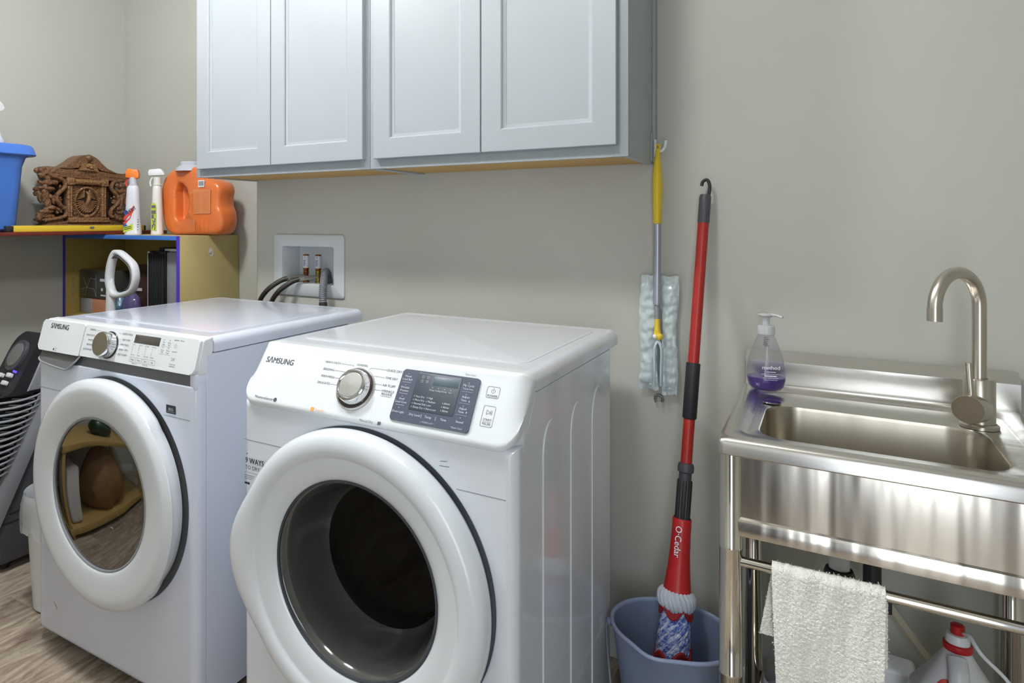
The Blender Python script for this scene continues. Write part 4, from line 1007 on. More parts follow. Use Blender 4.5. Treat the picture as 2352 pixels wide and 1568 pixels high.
for a, b_, r in ((.006, .060, .005), (.003, .048, .004), (-.004, .040, .0045), (.008, .070, .004)): m.poly(circ(a, b_, r, 10), .0006)
m.obj('label_fruit', LPUR, t)

# ---------------- orange detergent jug
t = thing('detergent_jug', 'large orange detergent jug with a see-through handle on the bookcase', 'jug', (-2.33, 2.06, 1.190))
oy = 2.062
outl = [(-2.530, 1.345), (-2.528, 1.40), (-2.508, 1.445), (-2.475, 1.472), (-2.430, 1.488), (-2.37, 1.490), (-2.30, 1.485), (-2.24, 1.462), (-2.20, 1.430), (-2.160, 1.415), (-2.142, 1.385), (-2.148, 1.350), (-2.146, 1.315), (-2.132, 1.285), (-2.130, 1.240), (-2.150, 1.200), (-2.20, 1.191), (-2.30, 1.191), (-2.40, 1.191), (-2.455, 1.191), (-2.500, 1.215), (-2.522, 1.270)]
hol = [(-2.437, 1.345), (-2.438, 1.375), (-2.430, 1.405), (-2.418, 1.418), (-2.395, 1.412), (-2.370, 1.395), (-2.355, 1.375), (-2.345, 1.352), (-2.340, 1.330), (-2.345, 1.310), (-2.352, 1.295), (-2.365, 1.280), (-2.378, 1.268), (-2.392, 1.262), (-2.408, 1.256), (-2.418, 1.254), (-2.428, 1.258), (-2.434, 1.265), (-2.438, 1.278), (-2.438, 1.290), (-2.438, 1.305), (-2.437, 1.325)]
Oc = cat([(p[0], 0, p[1]) for p in outl], 4, True)
hc = Vector((-2.393, 0, 1.335))
Ic = []
hcv = cat([(p[0], 0, p[1]) for p in hol], 6, True)
for p in Oc:   # match by angle round the handle hole
    a = math.atan2(p.z-hc.z, p.x-hc.x)
    Ic.append(min(hcv, key=lambda q: abs(((math.atan2(q.z-hc.z, q.x-hc.x)-a+PI) % (2*PI))-PI)))
m = M(); L = []
for k in range(24):
    ph = 2*PI*k/24; c_, s2 = math.cos(ph), math.sin(ph); e = .45
    cc = math.copysign(abs(c_)**e, c_); ss = math.copysign(abs(s2)**e, s2); row = []
    for o_, i_ in zip(Oc, Ic):
        md = (o_+i_)/2; hf = (o_-i_)/2; wd = min(.058, .020+hf.length*.42)
        q = md + hf*cc; row.append((q.x, oy - wd*ss, q.z))
    L.append(row)
L.append(L[0]); m.loft(L, False, False); m.obj('jug_body', JUGO, t, ang=80)
m = M(Matrix.Translation((-2.375, oy, 0))); m.lathe([(.066, 1.470), (.064, 1.484), (.050, 1.494), (.046, 1.496), (.046, 1.508), (.042, 1.512), (.0001, 1.512)], 32); m.obj('cap', CAPC, t)
m = M(); m.loft([[tuple(Vector((p.x, oy+yy, p.z)).lerp(Vector((hc.x, oy+yy, hc.z)), -.04*(1-k))) for p in hcv] for k, yy in ((0, -.006), (.5, .008), (3, .014), (8, .018))], False, True); m.obj('grip_hollow', JUGO, t, ang=80)
m = M(front(0, oy-.0605, 0)); m.poly([(-2.290, 1.385), (-2.185, 1.385), (-2.185, 1.282), (-2.283, 1.282)], 0); lb = m.obj('back_label', LABO, t)
m = M(front(0, oy-.0608, 0))
for k in range(16):
    z = 1.374-k*.0056; m.line([(-2.282, z), (-2.242-.006*random.random(), z)], .0016, 0); m.line([(-2.233, z), (-2.192-.006*random.random(), z)], .0016, 0)
m.line([(-2.2375, 1.384), (-2.2375, 1.282)], .001, 0); m.obj('label_print', LABOD, lb)
m = M(front(0, oy-.0608, 0)); m.quad(-2.260, -2.222, 1.395, 1.425, 0); bc = m.obj('barcode_patch', PAPER, t)
m = M(front(0, oy-.0611, 0))
for k in range(9): m.quad(-2.256+k*.0034, -2.2546+k*.0034+.0008*(k % 2), 1.401, 1.42, 0)
m.obj('barcode', INKD, bc)
m = M()
for a in (-2.285, -2.258, -2.230, -2.205): m.tube([(a, oy-.0575, 1.262), (a, oy-.0590, 1.24), (a, oy-.0575, 1.208)], [.0012, .0026, .0012], 8)
m.obj('grip_ribs', JUGO, t)

# ================================================================ air cooler and bin left of the washer
t = thing('air_cooler', 'black tower air cooler with grey side strip, left of the washing machine', 'air cooler', (-2.65, 1.5, 0))
G = frame((-2.85, 0, 0), (0, 1, 0), (0, 0, 1))     # x=depth(+Y), y=up, z=+X
aline = lambda z: 1.392 + (z-.538)/1.91
m = M(G); m.prism([(1.285, .035), (1.60, .035), (1.60, .62), (1.505, .62), (1.27, .145), (1.275, .10)], .0, .392, .004, 2, both=True); m.obj('base', DGREY, t)
m = M(G)
m.box(1.284, 1.601, .175, .178, .388, .3935); m.box(1.31, 1.601, .205, .208, .388, .3935); m.obj('base_grooves', BLK, t)
for a in (1.32, 1.56):
    for b_ in (.04, .34): M(Matrix.Translation((-2.85+b_, a, 0))).lathe([(.018, 0), (.02, .01), (.02, .036)], 12).obj('caster', BLK, t)
m = M(G); m.prism([(1.437, .635), (1.507, .635), (1.253, .13), (1.235, .14), (1.235, .24)], .385, .405, .003, 2); m.obj('side_strip', GREYP, t)
m = M(G); m.prism([(1.22, .30), (1.27, .30), (1.44, .63), (1.18, .63)], .03, .37); m.obj('grille_core', BLKG, t)
m = M()
for k in range(13):
    z = .36 + k*.0212; ya = aline(z)
    pts = cat([(-2.445, ya, z+.004), (-2.435, ya-.05, z-.003), (-2.445, ya-.11, z-.008), (-2.50, ya-.19, z-.008), (-2.65, ya-.235, z-.008), (-2.80, ya-.19, z-.008), (-2.85, ya-.06, z)], 6)
    m.tube(pts, .0042, 8)
m.obj('grille_fins', GREYP, t)
m = M()
for k in range(12):
    z = .372 + k*.0212; ya = aline(z); m.tube([(-2.47, ya-.10, z+.006), (-2.462, ya-.02, z-.010)], .003, 6)
    m.tube([(-2.50, ya-.2, z+.006), (-2.60, ya-.22, z-.006), (-2.75, ya-.2, z+.006)], .003, 6)
m.obj('inner_vanes', GREYBAND, t)
# control head: rounded wedge, face sloping to the front
hd = [(1.29, .625), (1.475, .625), (1.50, .70), (1.50, .79), (1.475, .822), (1.445, .818), (1.405, .78), (1.34, .665), (1.315, .635)]
Hp = [(p.x, p.y) for p in cat([(p[0], p[1], 0) for p in hd], 4, True)]
m = M(G); m.prism(Hp, .235, .392, .02, 4, both=True); m.obj('control_head', BLK, t, ang=60)
m = M(G); m.prism([(1.375, .630), (1.480, .630), (1.488, .71), (1.480, .79), (1.445, .775)], .385, .399, .006, 3); m.obj('side_cheek', GREYP, t)
sl = frame((-2.538, 1.362, .712), (1, 0, 0), (0, .072, .122)) @ Matrix.Translation((0, 0, .006))
m = M(sl); m.prism(circ(0, .045, .050, 32, .060), -.02, .003, .003, 2); m.obj('dial_recess', DGREY, t)
m = M(sl); m.prism(circ(.0, .045, .036, 32, .045), .001, .006, .002, 2); m.obj('dial', LENSG, t)
for a, b_ in ((.024, -.030), (-.030, -.036), (.018, -.060)):
    m = M(sl); m.prism(rrect(a, b_, .013, .008, .005, 4), -.008, .006, .002, 2); m.obj('button', WHITEP, t)
m = M(sl); m.prism(circ(.046, -.014, .004, 12), -.006, .006); m.obj('indicator_light', LEDP, t)
t = thing('waste_bin', 'white waste bin lined with a plastic bag, squeezed beside the washing machine', 'bin', (-2.128, 1.30, 0))
m = M(Matrix.Translation((-2.128, 1.30, 0))); m.lathe([(.0001, .001), (.070, .001), (.078, .006), (.100, .355), (.104, .362), (.102, .368), (.097, .36), (.075, .01), (.0001, .008)], 40); m.obj('bin_body', WHITEP, t)
m = M(Matrix.Translation((-2.128, 1.30, 0)))
def bagf(a, r, h): return 1 + (.10*mn.noise((math.cos(a)*3, math.sin(a)*3, h*9)) + .05*mn.noise((math.cos(a)*9, math.sin(a)*9, h*20)))*(1 if h < .35 else .15)
def bagz(a): return .05*mn.noise((math.cos(a)*3+5, math.sin(a)*3, 0))
LL = []
for r, h in ((.09, .33), (.099, .372), (.105, .378), (.107, .368), (.109, .34), (.110, .31), (.111, .28), (.112, .255)):
    LL.append([(r*bagf(2*PI*i/60, r, h)*math.cos(2*PI*i/60), r*bagf(2*PI*i/60, r, h)*math.sin(2*PI*i/60), h + (bagz(2*PI*i/60) if h < .30 else 0)) for i in range(60)])
m.loft(LL, False, False); m.obj('bin_bag', BAG, t, ang=80)

# ================================================================ duster on the cabinet side
t = thing('wall_hook', 'small white hook on the side of the right wall cabinet', 'hook', (-.39, 1.975, 1.45))
m = M(); m.box(-.400, -.397, 1.960, 1.984, 1.425, 1.475, .001); m.tube(cat([(-.397, 1.972, 1.448), (-.384, 1.968, 1.442), (-.374, 1.965, 1.452), (-.371, 1.964, 1.470)], 5), .0042, 10); m.obj('hook_body', WHITEP, t)
t = thing('duster', 'yellow-handled extendable duster hanging from the white hook', 'duster', (-.390, 1.965, 1.10))
m = M()
hp = [(1.448, .005), (1.442, .0065), (1.425, .0085), (1.40, .0115), (1.375, .0135), (1.35, .0145), (1.32, .0142), (1.28, .0128), (1.245, .0115), (1.243, .009)]
m.tube([(-.3925, 1.965, z) for z, r in hp], [r*1.14 for z, r in hp], 18, flat=(.8, 1.0)); m.tube([(-.3925+.0055*math.cos(a), 1.965, 1.452+.008*math.sin(a)) for a in [2*PI*k/16 for k in range(16)]], .0028, 8, closed=True); m.obj('handle', YEL, t)
M().tube([(-.3925, 1.965, 1.245), (-.3935, 1.963, 1.022)], .0098, 16).obj('pole', ALU, t)
m = M(); m.tube([(-.3935, 1.963, 1.024), (-.3935, 1.963, 1.018), (-.3935, 1.963, 1.012), (-.3935, 1.963, 1.006), (-.3935, 1.963, .999), (-.3935, 1.963, .992), (-.393, 1.962, .978)], [.0085, .0062, .0082, .0060, .0075, .0056, .0056], 14); m.obj('pole_tip', GREYP, t)
m = M(); m.tube([(-.3925, 1.962, .983), (-.3925, 1.962, .962), (-.392, 1.960, .945), (-.391, 1.958, .935)], [.0066, .0072, .0098, .0085], 14); m.ell((-.386, 1.955, .936), .010, .009, .010); m.obj('swivel_joint', YEL, t)
M().ell((-.397, 1.953, .936), .006, .006, .007).obj('swivel_button', WHITEP, t)
m = M()
for a in (-.3965, -.3785): m.tube(cat([(-.388, 1.950, .925), (a, 1.947, .905), (a, 1.946, .85), (a-.001, 1.947, .805)], 6), .0062, 12, flat=(.55, 1.1))
m.obj('fork', BLUEF, t)
def refill(x0, x1, z0, z1, yb, seed, label, flare):
    t = thing('duster_refill_pack', label, 'refill pack', ((x0+x1)/2, yb, z0), 'duster refill packs')
    def f(u, v):
        z = z0 + (z1-z0)*v; wx = 1 + flare*(.5-v)
        xm = (x0+x1)/2; x = xm + (x1-x0)*(u-.5)*(1 + .13*math.sin(v*9+seed) + .10*mn.noise((v*14, seed, 0)))*wx
        return x, z
    def side(sg):
        def g(u, v):
            x, z = f(u, v)
            env = max(0, min(1, min(v, 1-v)*9))
            d = (.012*math.sin(PI*u)**.6*env + .0055*mn.noise((u*2.5+seed, v*17, sg)) + .0018*mn.noise((u*6, v*30, seed)))
            return (x, yb - sg*abs(d) - .0006*sg, z + .010*mn.noise((u*3, seed, v*2))*(1 if v < .06 else .3))
        return g
    m = M(); m.grid(side(1), 22, 80); m.grid(side(-1), 22, 60); m.obj('film', PACK, t, ang=80)
    def core(u, v):
        x, z = f(.5+(u-.5)*.82, .05+.88*v); return (x, yb - .006*math.sin(PI*u) - .003*mn.noise((u*5+seed, v*26, 1)), z)
    m = M(); m.grid(core, 14, 60); m.obj('folded_fibres', PACKD, t, ang=80)
refill(-.443, -.396, .782, 1.100, 1.981, 2.3, 'clear-wrapped pale blue duster refill pack hanging left of the silver pole', .12)
refill(-.3865, -.344, .775, 1.100, 1.982, 6.1, 'clear-wrapped pale blue duster refill pack hanging right of the silver pole', -.15)
t = tag(M().tube([(-.394+.010*math.cos(a), 1.990, .757+.011*math.sin(a)) for a in [-.6+k*.42 for k in range(12)]], .0036, 8).obj('metal_hook', GREYBAND), 'dark metal hook on the wall under the refill packs', 'hook')

# ================================================================ mop and bucket
B0 = Vector((-.318, 1.770, 0))
t = thing('bucket', 'blue-grey plastic mop bucket with a pour spout, between the dryer and the sink', 'bucket', tuple(B0))
def bl(r, n=72, sp=0, z=0, dz=0):
    out = []
    for i in range(n):
        a = 2*PI*i/n; d = ((a - math.radians(262) + PI) % (2*PI)) - PI
        k = math.exp(-(d/.26)**2); rr = r*(1 + sp*k)
        out.append((B0.x + rr*math.cos(a)*1.03, B0.y + rr*math.sin(a)*.94, z + dz*k))
    return out
m = M()
m.loft([bl(.0001, z=.012), bl(.095, z=.008), bl(.102, z=.004), bl(.106, z=.010), bl(.120, z=.12), bl(.133, sp=.04, z=.22), bl(.138, sp=.10, z=.252)], True, False)
m.loft([bl(.0001, z=.016), bl(.098, z=.018), bl(.116, z=.12), bl(.129, sp=.04, z=.22), bl(.134, sp=.10, z=.252)], True, False)
m.obj('bucket_body', BUCK, t, ang=60)
m = M()
m.loft([bl(.134, sp=.10, z=.250), bl(.133, sp=.10, z=.2565, dz=-.002), bl(.136, sp=.105, z=.2605, dz=-.002), bl(.141, sp=.11, z=.2600, dz=-.002), bl(.1425, sp=.11, z=.2555, dz=-.002), bl(.141, sp=.105, z=.251), bl(.134, sp=.10, z=.250)], False, False); m.obj('rim', BUCKR, t, ang=80)
hl = Vector((-.4655, 1.752, .238)); hr = Vector((-.172, 1.79, .238))
path = cat([hl, hl+Vector((-.004, -.012, -.015)), (-.435, 1.655, .130), (-.395, 1.598, .055), (-.31, 1.575, .035), (-.235, 1.605, .055), (-.19, 1.675, .13), hr+Vector((.004, -.012, -.015)), hr], 8)
M().tube(path, .0022, 8).obj('bail_wire', WIRE, t)
for q in (hl, hr): M().ell(tuple(q), .008, .009, .010).obj('bail_ear', BUCK, t)
M().tube(cat([(-.402, 1.602, .067), (-.36, 1.582, .045), (-.31, 1.574, .036), (-.265, 1.586, .042)], 5), .0085, 14).obj('bail_grip', WHITEP, t)
# mop: axis from the head in the bucket up to the wall
A0, A1 = Vector((-.330, 1.768, .022)), Vector((-.2715, 1.972, 1.345))
ax = (A1-A0).normalized(); Lm = (A1-A0).length
T = frame(A0, Vector((1, 0, 0)) - ax*ax.x, (0, -1, 0)); xdir = (Vector((1, 0, 0)) - ax*ax.x).normalized()
T = Matrix((xdir, ax.cross(xdir), ax)).transposed().to_4x4(); T.translation = A0
def zz(z): return (z - A0.z)/ax.z
t = thing('twist_mop', 'red-handled twist mop with blue and white strands standing in the bucket', 'mop', tuple(A0))
m = M(T); s0 = zz(1.245)
m.lathe([(.0135, s0), (.0145, s0+.002), (.0145, s0+.07), (.0125, s0+.076), (.0001, s0+.076)], 24); m.obj('end_cap', DGREY, t)
m = M(T); m.tube(cat([(.008, 0, s0+.072), (.009, 0, s0+.10), (.002, 0, s0+.116), (-.008, 0, s0+.112), (-.011, 0, s0+.10)], 5), .0042, 10, flat=(1, 1.3)); m.obj('hanging_loop', BLK, t)
M(T).lathe([(.0136, zz(.62)), (.0136, s0)], 24).obj('upper_pole', REDM, t)
M(T).lathe([(.0136, zz(.885)), (.0172, zz(.884)), (.0172, zz(.748)), (.015, zz(.745)), (.0125, zz(.744))][::-1], 24).obj('grip_sleeve', BLK, t)
m = M(T); m.lathe([(.0125, zz(.57)), (.0150, zz(.575)), (.0150, zz(.612)), (.0190, zz(.615)), (.0195, zz(.626)), (.0175, zz(.635)), (.0125, zz(.637))], 24); m.obj('collar', DGREY, t)
m = M(T); m.lathe([(.0175, zz(.48)), (.0175, zz(.592)), (.0155, zz(.595))], 40, f=lambda a, r, h: 1+.04*math.cos(a*20)); m.obj('ribbed_sleeve', BLK, t)
m = M(T); m.lathe([(.030, zz(.322)), (.0330, zz(.326)), (.0300, zz(.350)), (.0262, zz(.385)), (.0238, zz(.42)), (.0225, zz(.46)), (.0222, zz(.50)), (.0205, zz(.503)), (.018, zz(.495))], 32); rs_ = m.obj('red_sleeve', RED, t)
mk = M(frame(T @ Vector((-.003, -.0238, zz(.450))), -ax, xdir)); mk.text('O·Cedar', .021, 0, 0, z=.0012, bold=.01); 
o_ = mk.obj('brand_lettering', INKW, rs_)
m = M(T)
for k in range(22):
    a = 2*PI*k/22; r_ = .034
    m.tube(cat([(.026*math.cos(a), .026*math.sin(a), zz(.330)), (.0385*math.cos(a+.12), .0385*math.sin(a+.12), zz(.320)), (.038*math.cos(a+.3), .038*math.sin(a+.3), zz(.300)), (.026*math.cos(a+.42), .026*math.sin(a+.42), zz(.286))], 4), .0066, 7)
m.obj('collar_strands', FLEECE, t)
def strands(ks, mt, nm, rr=.0040):
    m = M(T)
    for k in ks:
        a0 = 2*PI*k/40; pts = []
        for j in range(25):
            v = j/24; z = .30 - .275*v; a = a0 - 6.6*v + .08*math.sin(v*23+k)
            r_ = .0275 + .006*math.sin(PI*v)**1 + .004*v + .0012*math.sin(v*40+k*2)
            pts.append((r_*math.cos(a), r_*math.sin(a), zz(z)))
        m.tube(pts, [rr*(1+.22*math.sin(j*1.9+k)) for j in range(25)], 7)
    m.obj(nm, mt, t)
strands([k for k in range(40) if k % 4 == 0], BLUEY, 'blue_strands')
strands([k for k in range(40) if k % 4 == 1], BLUEY2, 'pale_blue_strands')
strands([k for k in range(40) if k % 4 == 2], MOPW, 'white_strands'); strands([k for k in range(40) if k % 4 == 3], BLUEY, 'blue_strands')
M(T).lathe([(.026, zz(.30)), (.029, zz(.16)), (.028, zz(.03))], 20).obj('strand_core', BLUEY, t)
for zc, R_ in ((.287, .0345), (.180, .0385)):
    m = M(T); pts = [(R_*math.cos(2*PI*i/80), R_*math.sin(2*PI*i/80), zz(zc + .011*math.sin(2*PI*i/80*5) + (.010*math.cos(2*PI*i/80) if zc < .2 else 0))) for i in range(80)]
    m.tube(pts, .0062, 8, closed=True, flat=(1.3, .8)); m.obj('red_band', REDY, t)

# ================================================================ sink
SX0, SX1, SY0, SY1, SZ_ = -.179, .352, 1.430, 1.978, .840
t = thing('utility_sink', 'stainless steel freestanding utility sink with a backsplash and tube legs', 'sink', ((SX0+SX1)/2, (SY0+SY1)/2, 0))
cxs, cys = (SX0+SX1)/2, (SY0+SY1)/2; hx, hy = (SX1-SX0)/2, (SY1-SY0)/2
def lo(x0, x1, y0, y1, r, z, n=8): return [(p[0], p[1], z) for p in rrect((x0+x1)/2, (y0+y1)/2, (x1-x0)/2, (y1-y0)/2, r, n)]
m = M()
Lr = [lo(SX0+.004, SX1-.004, SY0+.004, SY1, .012, .806), lo(SX0, SX1, SY0, SY1, .014, .809), lo(SX0, SX1, SY0, SY1, .014, .824), lo(SX0+.001, SX1-.001, SY0+.002, SY1, .014, .833), lo(SX0+.005, SX1-.005, SY0+.007, SY1-.002, .016, .8385), lo(SX0+.012, SX1-.012, SY0+.014, SY1-.004, .02, .840),
      lo(SX0+.034, SX1-.034, SY0+.046, SY1-.045, .03, .8395), lo(SX0+.042, SX1-.042, SY0+.056, SY1-.052, .03, .8320), lo(SX0+.046, SX1-.046, SY0+.062, SY1-.055, .03, .8310),
      lo(SX0+.060, SX1-.083, SY0+.072, SY1-.180, .065, .8305), lo(SX0+.063, SX1-.087, SY0+.075, SY1-.183, .063, .8285)]
m.loft(Lr, False, False); m.obj('rim', STEELT, t, ang=50)
m = M()
Lb = [lo(SX0+.063, SX1-.087, SY0+.075, SY1-.183, .063, .8287), lo(SX0+.065, SX1-.089, SY0+.077, SY1-.185, .062, .822), lo(SX0+.067, SX1-.091, SY0+.080, SY1-.187, .06, .73), lo(SX0+.072, SX1-.096, SY0+.085, SY1-.192, .058, .71), lo(SX0+.085, SX1-.11, SY0+.10, SY1-.205, .05, .70), lo(.02-.03, .02+.03, 1.66-.03, 1.66+.03, .0295, .697)]
m.loft(Lb, False, True); m.obj('bowl', STEELB, t, ang=50)
m = M(frame((SX0+.002, 0, 0), (0, 1, 0), (0, 0, 1))); W_ = SX1-SX0-.004
m.prism([(1.9560, .828), (1.9545, .836), (1.9555, .899), (1.958, .901), (1.9835, .921), (1.9875, .921), (1.9875, .806), (1.956, .806)], 0, W_, .0008, 1, both=True); m.obj('backsplash', STEELT, t, ang=30)
# step line in front of the backsplash
M().tube([(SX0+.05, 1.938, .8385), (SX1-.05, 1.938, .8385)], .0028, 8).obj('splash_bead', STEELT, t)
# apron, slightly set back, with a rolled lower channel
m = M(frame((SX0+.024, 0, 0), (0, 1, 0), (0, 0, 1)))
m.prism([(1.444, .807), (1.444, .690), (1.440, .687), (1.438, .682), (1.440, .655), (1.446, .654), (1.450, .660), (1.450, .807)], 0, W_-.044); m.obj('apron', STEEL, t, ang=30)
for x_ in (SX0+.01, SX1-.022): M().box(x_, x_+.012, 1.46, 1.95, .66, .806, .002).obj('side_apron', STEEL, t)
for lx in (SX0+.0225, SX1-.0225):
    for ly in (1.4535, 1.930):
        m = M(Matrix.Translation((lx, ly, 0))); m.lathe([(.0205, .015), (.0205, .384), (.0211, .385), (.0211, .389), (.0205, .390), (.0205, .625), (.0211, .626), (.0211, .630), (.0205, .631), (.0205, .8065)], 28); lg = m.obj('leg', TUBE, t, ang=60)
        M(Matrix.Translation((lx, ly, 0))).lathe([(.014, 0), (.018, .004), (.018, .018)], 16).obj('leg_foot', BLK, lg)
M().tube([(SX0+.036, 1.4515, .603), (SX1-.036, 1.4515, .603)], .0095, 20).obj('towel_bar', TUBE, t)
for lx in (SX0+.0225, SX1-.0225): M().tube([(lx, 1.47, .603), (lx, 1.915, .603)], .0095, 14).obj('side_bar', TUBE, t)
m = M(); m.box(SX0+.04, SX1-.04, 1.45, 1.935, .115, .135, .004); m.obj('lower_shelf', STEEL, t)
# faucet
t = thing('faucet', 'brushed nickel gooseneck faucet at the right end of the sink', 'faucet', (.260, 1.812, .8405))
fx, fy, fz = .260, 1.812, .8315
M(Matrix.Translation((fx, fy, fz))).lathe([(.0001, 0), (.032, 0), (.032, .006), (.029, .009), (.027, .010)], 32).obj('base_flange', NICKEL, t)
M(Matrix.Translation((fx, fy, fz))).lathe([(.026, .009), (.026, .098), (.0245, .100), (.0135, .100), (.0135, .094), (.0001, .094)], 32).obj('valve_body', NICKEL, t)
dd = Vector((-.60, -.80, 0)); b0 = Vector((fx, fy, fz+.092)); H = 1.078; R_ = .069
pts = [b0, Vector((fx, fy, 1.0)), Vector((fx, fy, H))]
for k in range(1, 19):
    a = PI*k/18*1.0; pts.append(Vector((fx, fy, H)) + dd*(R_*(1-math.cos(a))) + Vector((0, 0, R_*math.sin(a))))
e = pts[-1]; pts.append(e + Vector((0, 0, -.006)))
M().tube(pts, .0122, 20).obj('spout', NICKEL, t, ang=60)
M().tube([e+Vector((0, 0, .002)), e+Vector((0, 0, -.024))], .0130, 20).obj('aerator', NICKEL, t)
kd = Vector((-.42, -.86, .10)).normalized(); k0 = Vector((fx, fy, fz+.038))
kn = M(); kn.tube([k0+kd*.012, k0+kd*.055, k0+kd*.058], [.0275, .0275, .0262], 32); ko = kn.obj('handle_barrel', NICKEL, t)
M().tube([k0+kd*.0575, k0+kd*.0592], .0262, 32).obj('handle_face', NICKELD, ko)
M().tube([k0+kd*.040+Vector((0, 0, .024)), k0+kd*.040+Vector((-.004, 0, .092))], .0055, 14).obj('lever', NICKEL, t)
# soap bottle
bx, by, bz = -.126, 1.885, .8405
t = thing('soap_bottle', 'clear pump soap bottle with a little purple soap on the sink corner', 'bottle', (bx, by, bz))
TS = Matrix.Translation((bx, by, bz)) @ Matrix.Diagonal((1, .80, 1, 1))
body = [(.0001, .001), (.024, .001), (.032, .004), (.0385, .012), (.0415, .026), (.0425, .042), (.0405, .060), (.0355, .082), (.0285, .105), (.0210, .126), (.0170, .134), (.0160, .140)]
M(TS).lathe(body, 40).obj('bottle_body', CLEARP, t, ang=70)
M(TS).lathe([(.0001, .0022), (.0235, .0022), (.0312, .0052), (.0376, .0128), (.0406, .0262), (.0412, .0330), (.0001, .0330)], 40).obj('soap', LIQ, t)
M(TS).lathe([(.0165, .134), (.0190, .136), (.0190, .154), (.0175, .157), (.0080, .158), (.0080, .178), (.0001, .178)], 28).obj('pump_collar', PUMP, t)
m = M(Matrix.Translation((bx, by, bz))); m.lathe([(.0001, .176), (.012, .177), (.0185, .182), (.0175, .186), (.008, .188), (.0001, .188)], 24); m.tube(cat([(.0, 0, .183), (.02, -.008, .184), (.036, -.014, .180)], 4), [.006]*5+[.0042]*4, 12, flat=(.8, 1.4)); m.obj('pump_head', PUMP, t)
M().tube(cat([(bx, by, bz+.15), (bx+.001, by, bz+.08), (bx-.004, by-.002, bz+.01)], 5), .0022, 8).obj('dip_tube', PUMP, t)
m = M(); m.tube([(bx+.0055*math.cos(q*1.3), by+.0055*math.sin(q*1.3), bz+.128-q*.0011) for q in range(24)], .0011, 6); m.obj('pump_spring', WIRE, t)
mk = M(frame((bx+.010, by-.0372, bz+.058), (.93, .30, 0), (0, 0, 1)))
mk.text('method', .0125, .002, .004, bold=.012, z=.004); mk.line([(-.008, -.006), (.012, -.006)], .0014, .004)
for k, (a, b_) in enumerate(((-.018, .020), (-.012, .014), (-.015, .018), (-.014, .016))): mk.line([(a, -.011-.0046*k), (b_, -.011-.0046*k)], .0007 if k != 1 else .0022, .004)
mk.obj('brand_lettering', INKW, t)
t = tag(M(Matrix.Translation((-.107, 1.792, .8312))).lathe([(.0001, 0), (.0155, 0), (.0195, .003), (.0195, .0042), (.0150, .0048), (.0001, .0048)], 32).obj('sink_stopper', CHROME), 'small round chrome stopper lying on the sink ledge', 'stopper')

# towel over the bar
t = thing('hand_towel', 'fluffy off-white hand towel draped over the sink bar', 'towel', (0, 1.4515, .60))
def tw(u, v, off=0):
    # v: 0 at back hem, over the bar, down the front
    back, frontl = .135, .34; tot = back + .032 + frontl; s_ = v*tot; R_ = .0135
    if s_ < back: y = 1.4515 + R_; z = .603 - (back - s_)
    elif s_ < back + .032:
        a = (s_-back)/.032*PI; y = 1.4515 + R_*math.cos(a); z = .603 + R_*math.sin(a)
    else: y = 1.4515 - R_; z = .603 - (s_-back-.032)
    dn = max(0, .603 - z)
    x0, x1 = -.087, .0845
    if s_ < back: x0 -= .022*dn/.135*1.0; x1 += .004
    else: x0 += .012*dn/.34; x1 -= .006*dn/.34
    x = x0 + (x1-x0)*u
    sgn = -1 if s_ > back+.016 else 1
    y += sgn*(.004*math.sin(u*7+dn*6)*min(1, dn*8) + .0030*mn.noise((u*8, dn*14, sgn)) + .0018*mn.noise((x*260, z*260, sgn*3)) + .0012*mn.noise((x*520, z*520, 9)))
    z += .0022*mn.noise((x*140, z*60, 2)); x += .0014*mn.noise((z*300, u*3, 5))
    return (x, y, z)
m = M(); m.grid(tw, 120, 330); tb = m.obj('towel_cloth', TOWEL, t, ang=180)
md = tb.modifiers.new('thickness', 'SOLIDIFY'); md.thickness = .003; md.offset = 0
m = M()
for k in range(6500):   # terry loops
    u, v = random.random(), random.uniform(.0, .995); p = Vector(tw(u, v)); q = Vector(tw(min(1, u+.004), v)); r2 = Vector(tw(u, min(1, v+.003)))
    nrm = (q-p).cross(r2-p); 
    if nrm.length < 1e-12: continue
    nrm.normalize()
    if nrm.y > 0 and p.y < 1.4515: nrm = -nrm
    if nrm.y < 0 and p.y > 1.4515: nrm = -nrm
    if p.z > .612: nrm = Vector((0, 0, 1))
    j = Vector((random.uniform(-1, 1), random.uniform(-.3, .3), random.uniform(-1, 1)))*.0022
    a = p + nrm*.001; b_ = p + nrm*random.uniform(.0018, .0036) + j; c_ = b_ + Vector((random.uniform(-1, 1), 0, random.uniform(-1.4, .2)))*.0022
    w_ = (j.cross(nrm)).normalized()*.0006 if j.length else Vector((.0006, 0, 0))
    m.face([m._v(a-w_), m._v(a+w_), m._v(b_+w_)]); m.face([m._v(a-w_), m._v(b_+w_), m._v(c_)])
lo_ = m.obj('terry_loops', TOWEL, t, recalc=False); lo_['kind'] = 'stuff'

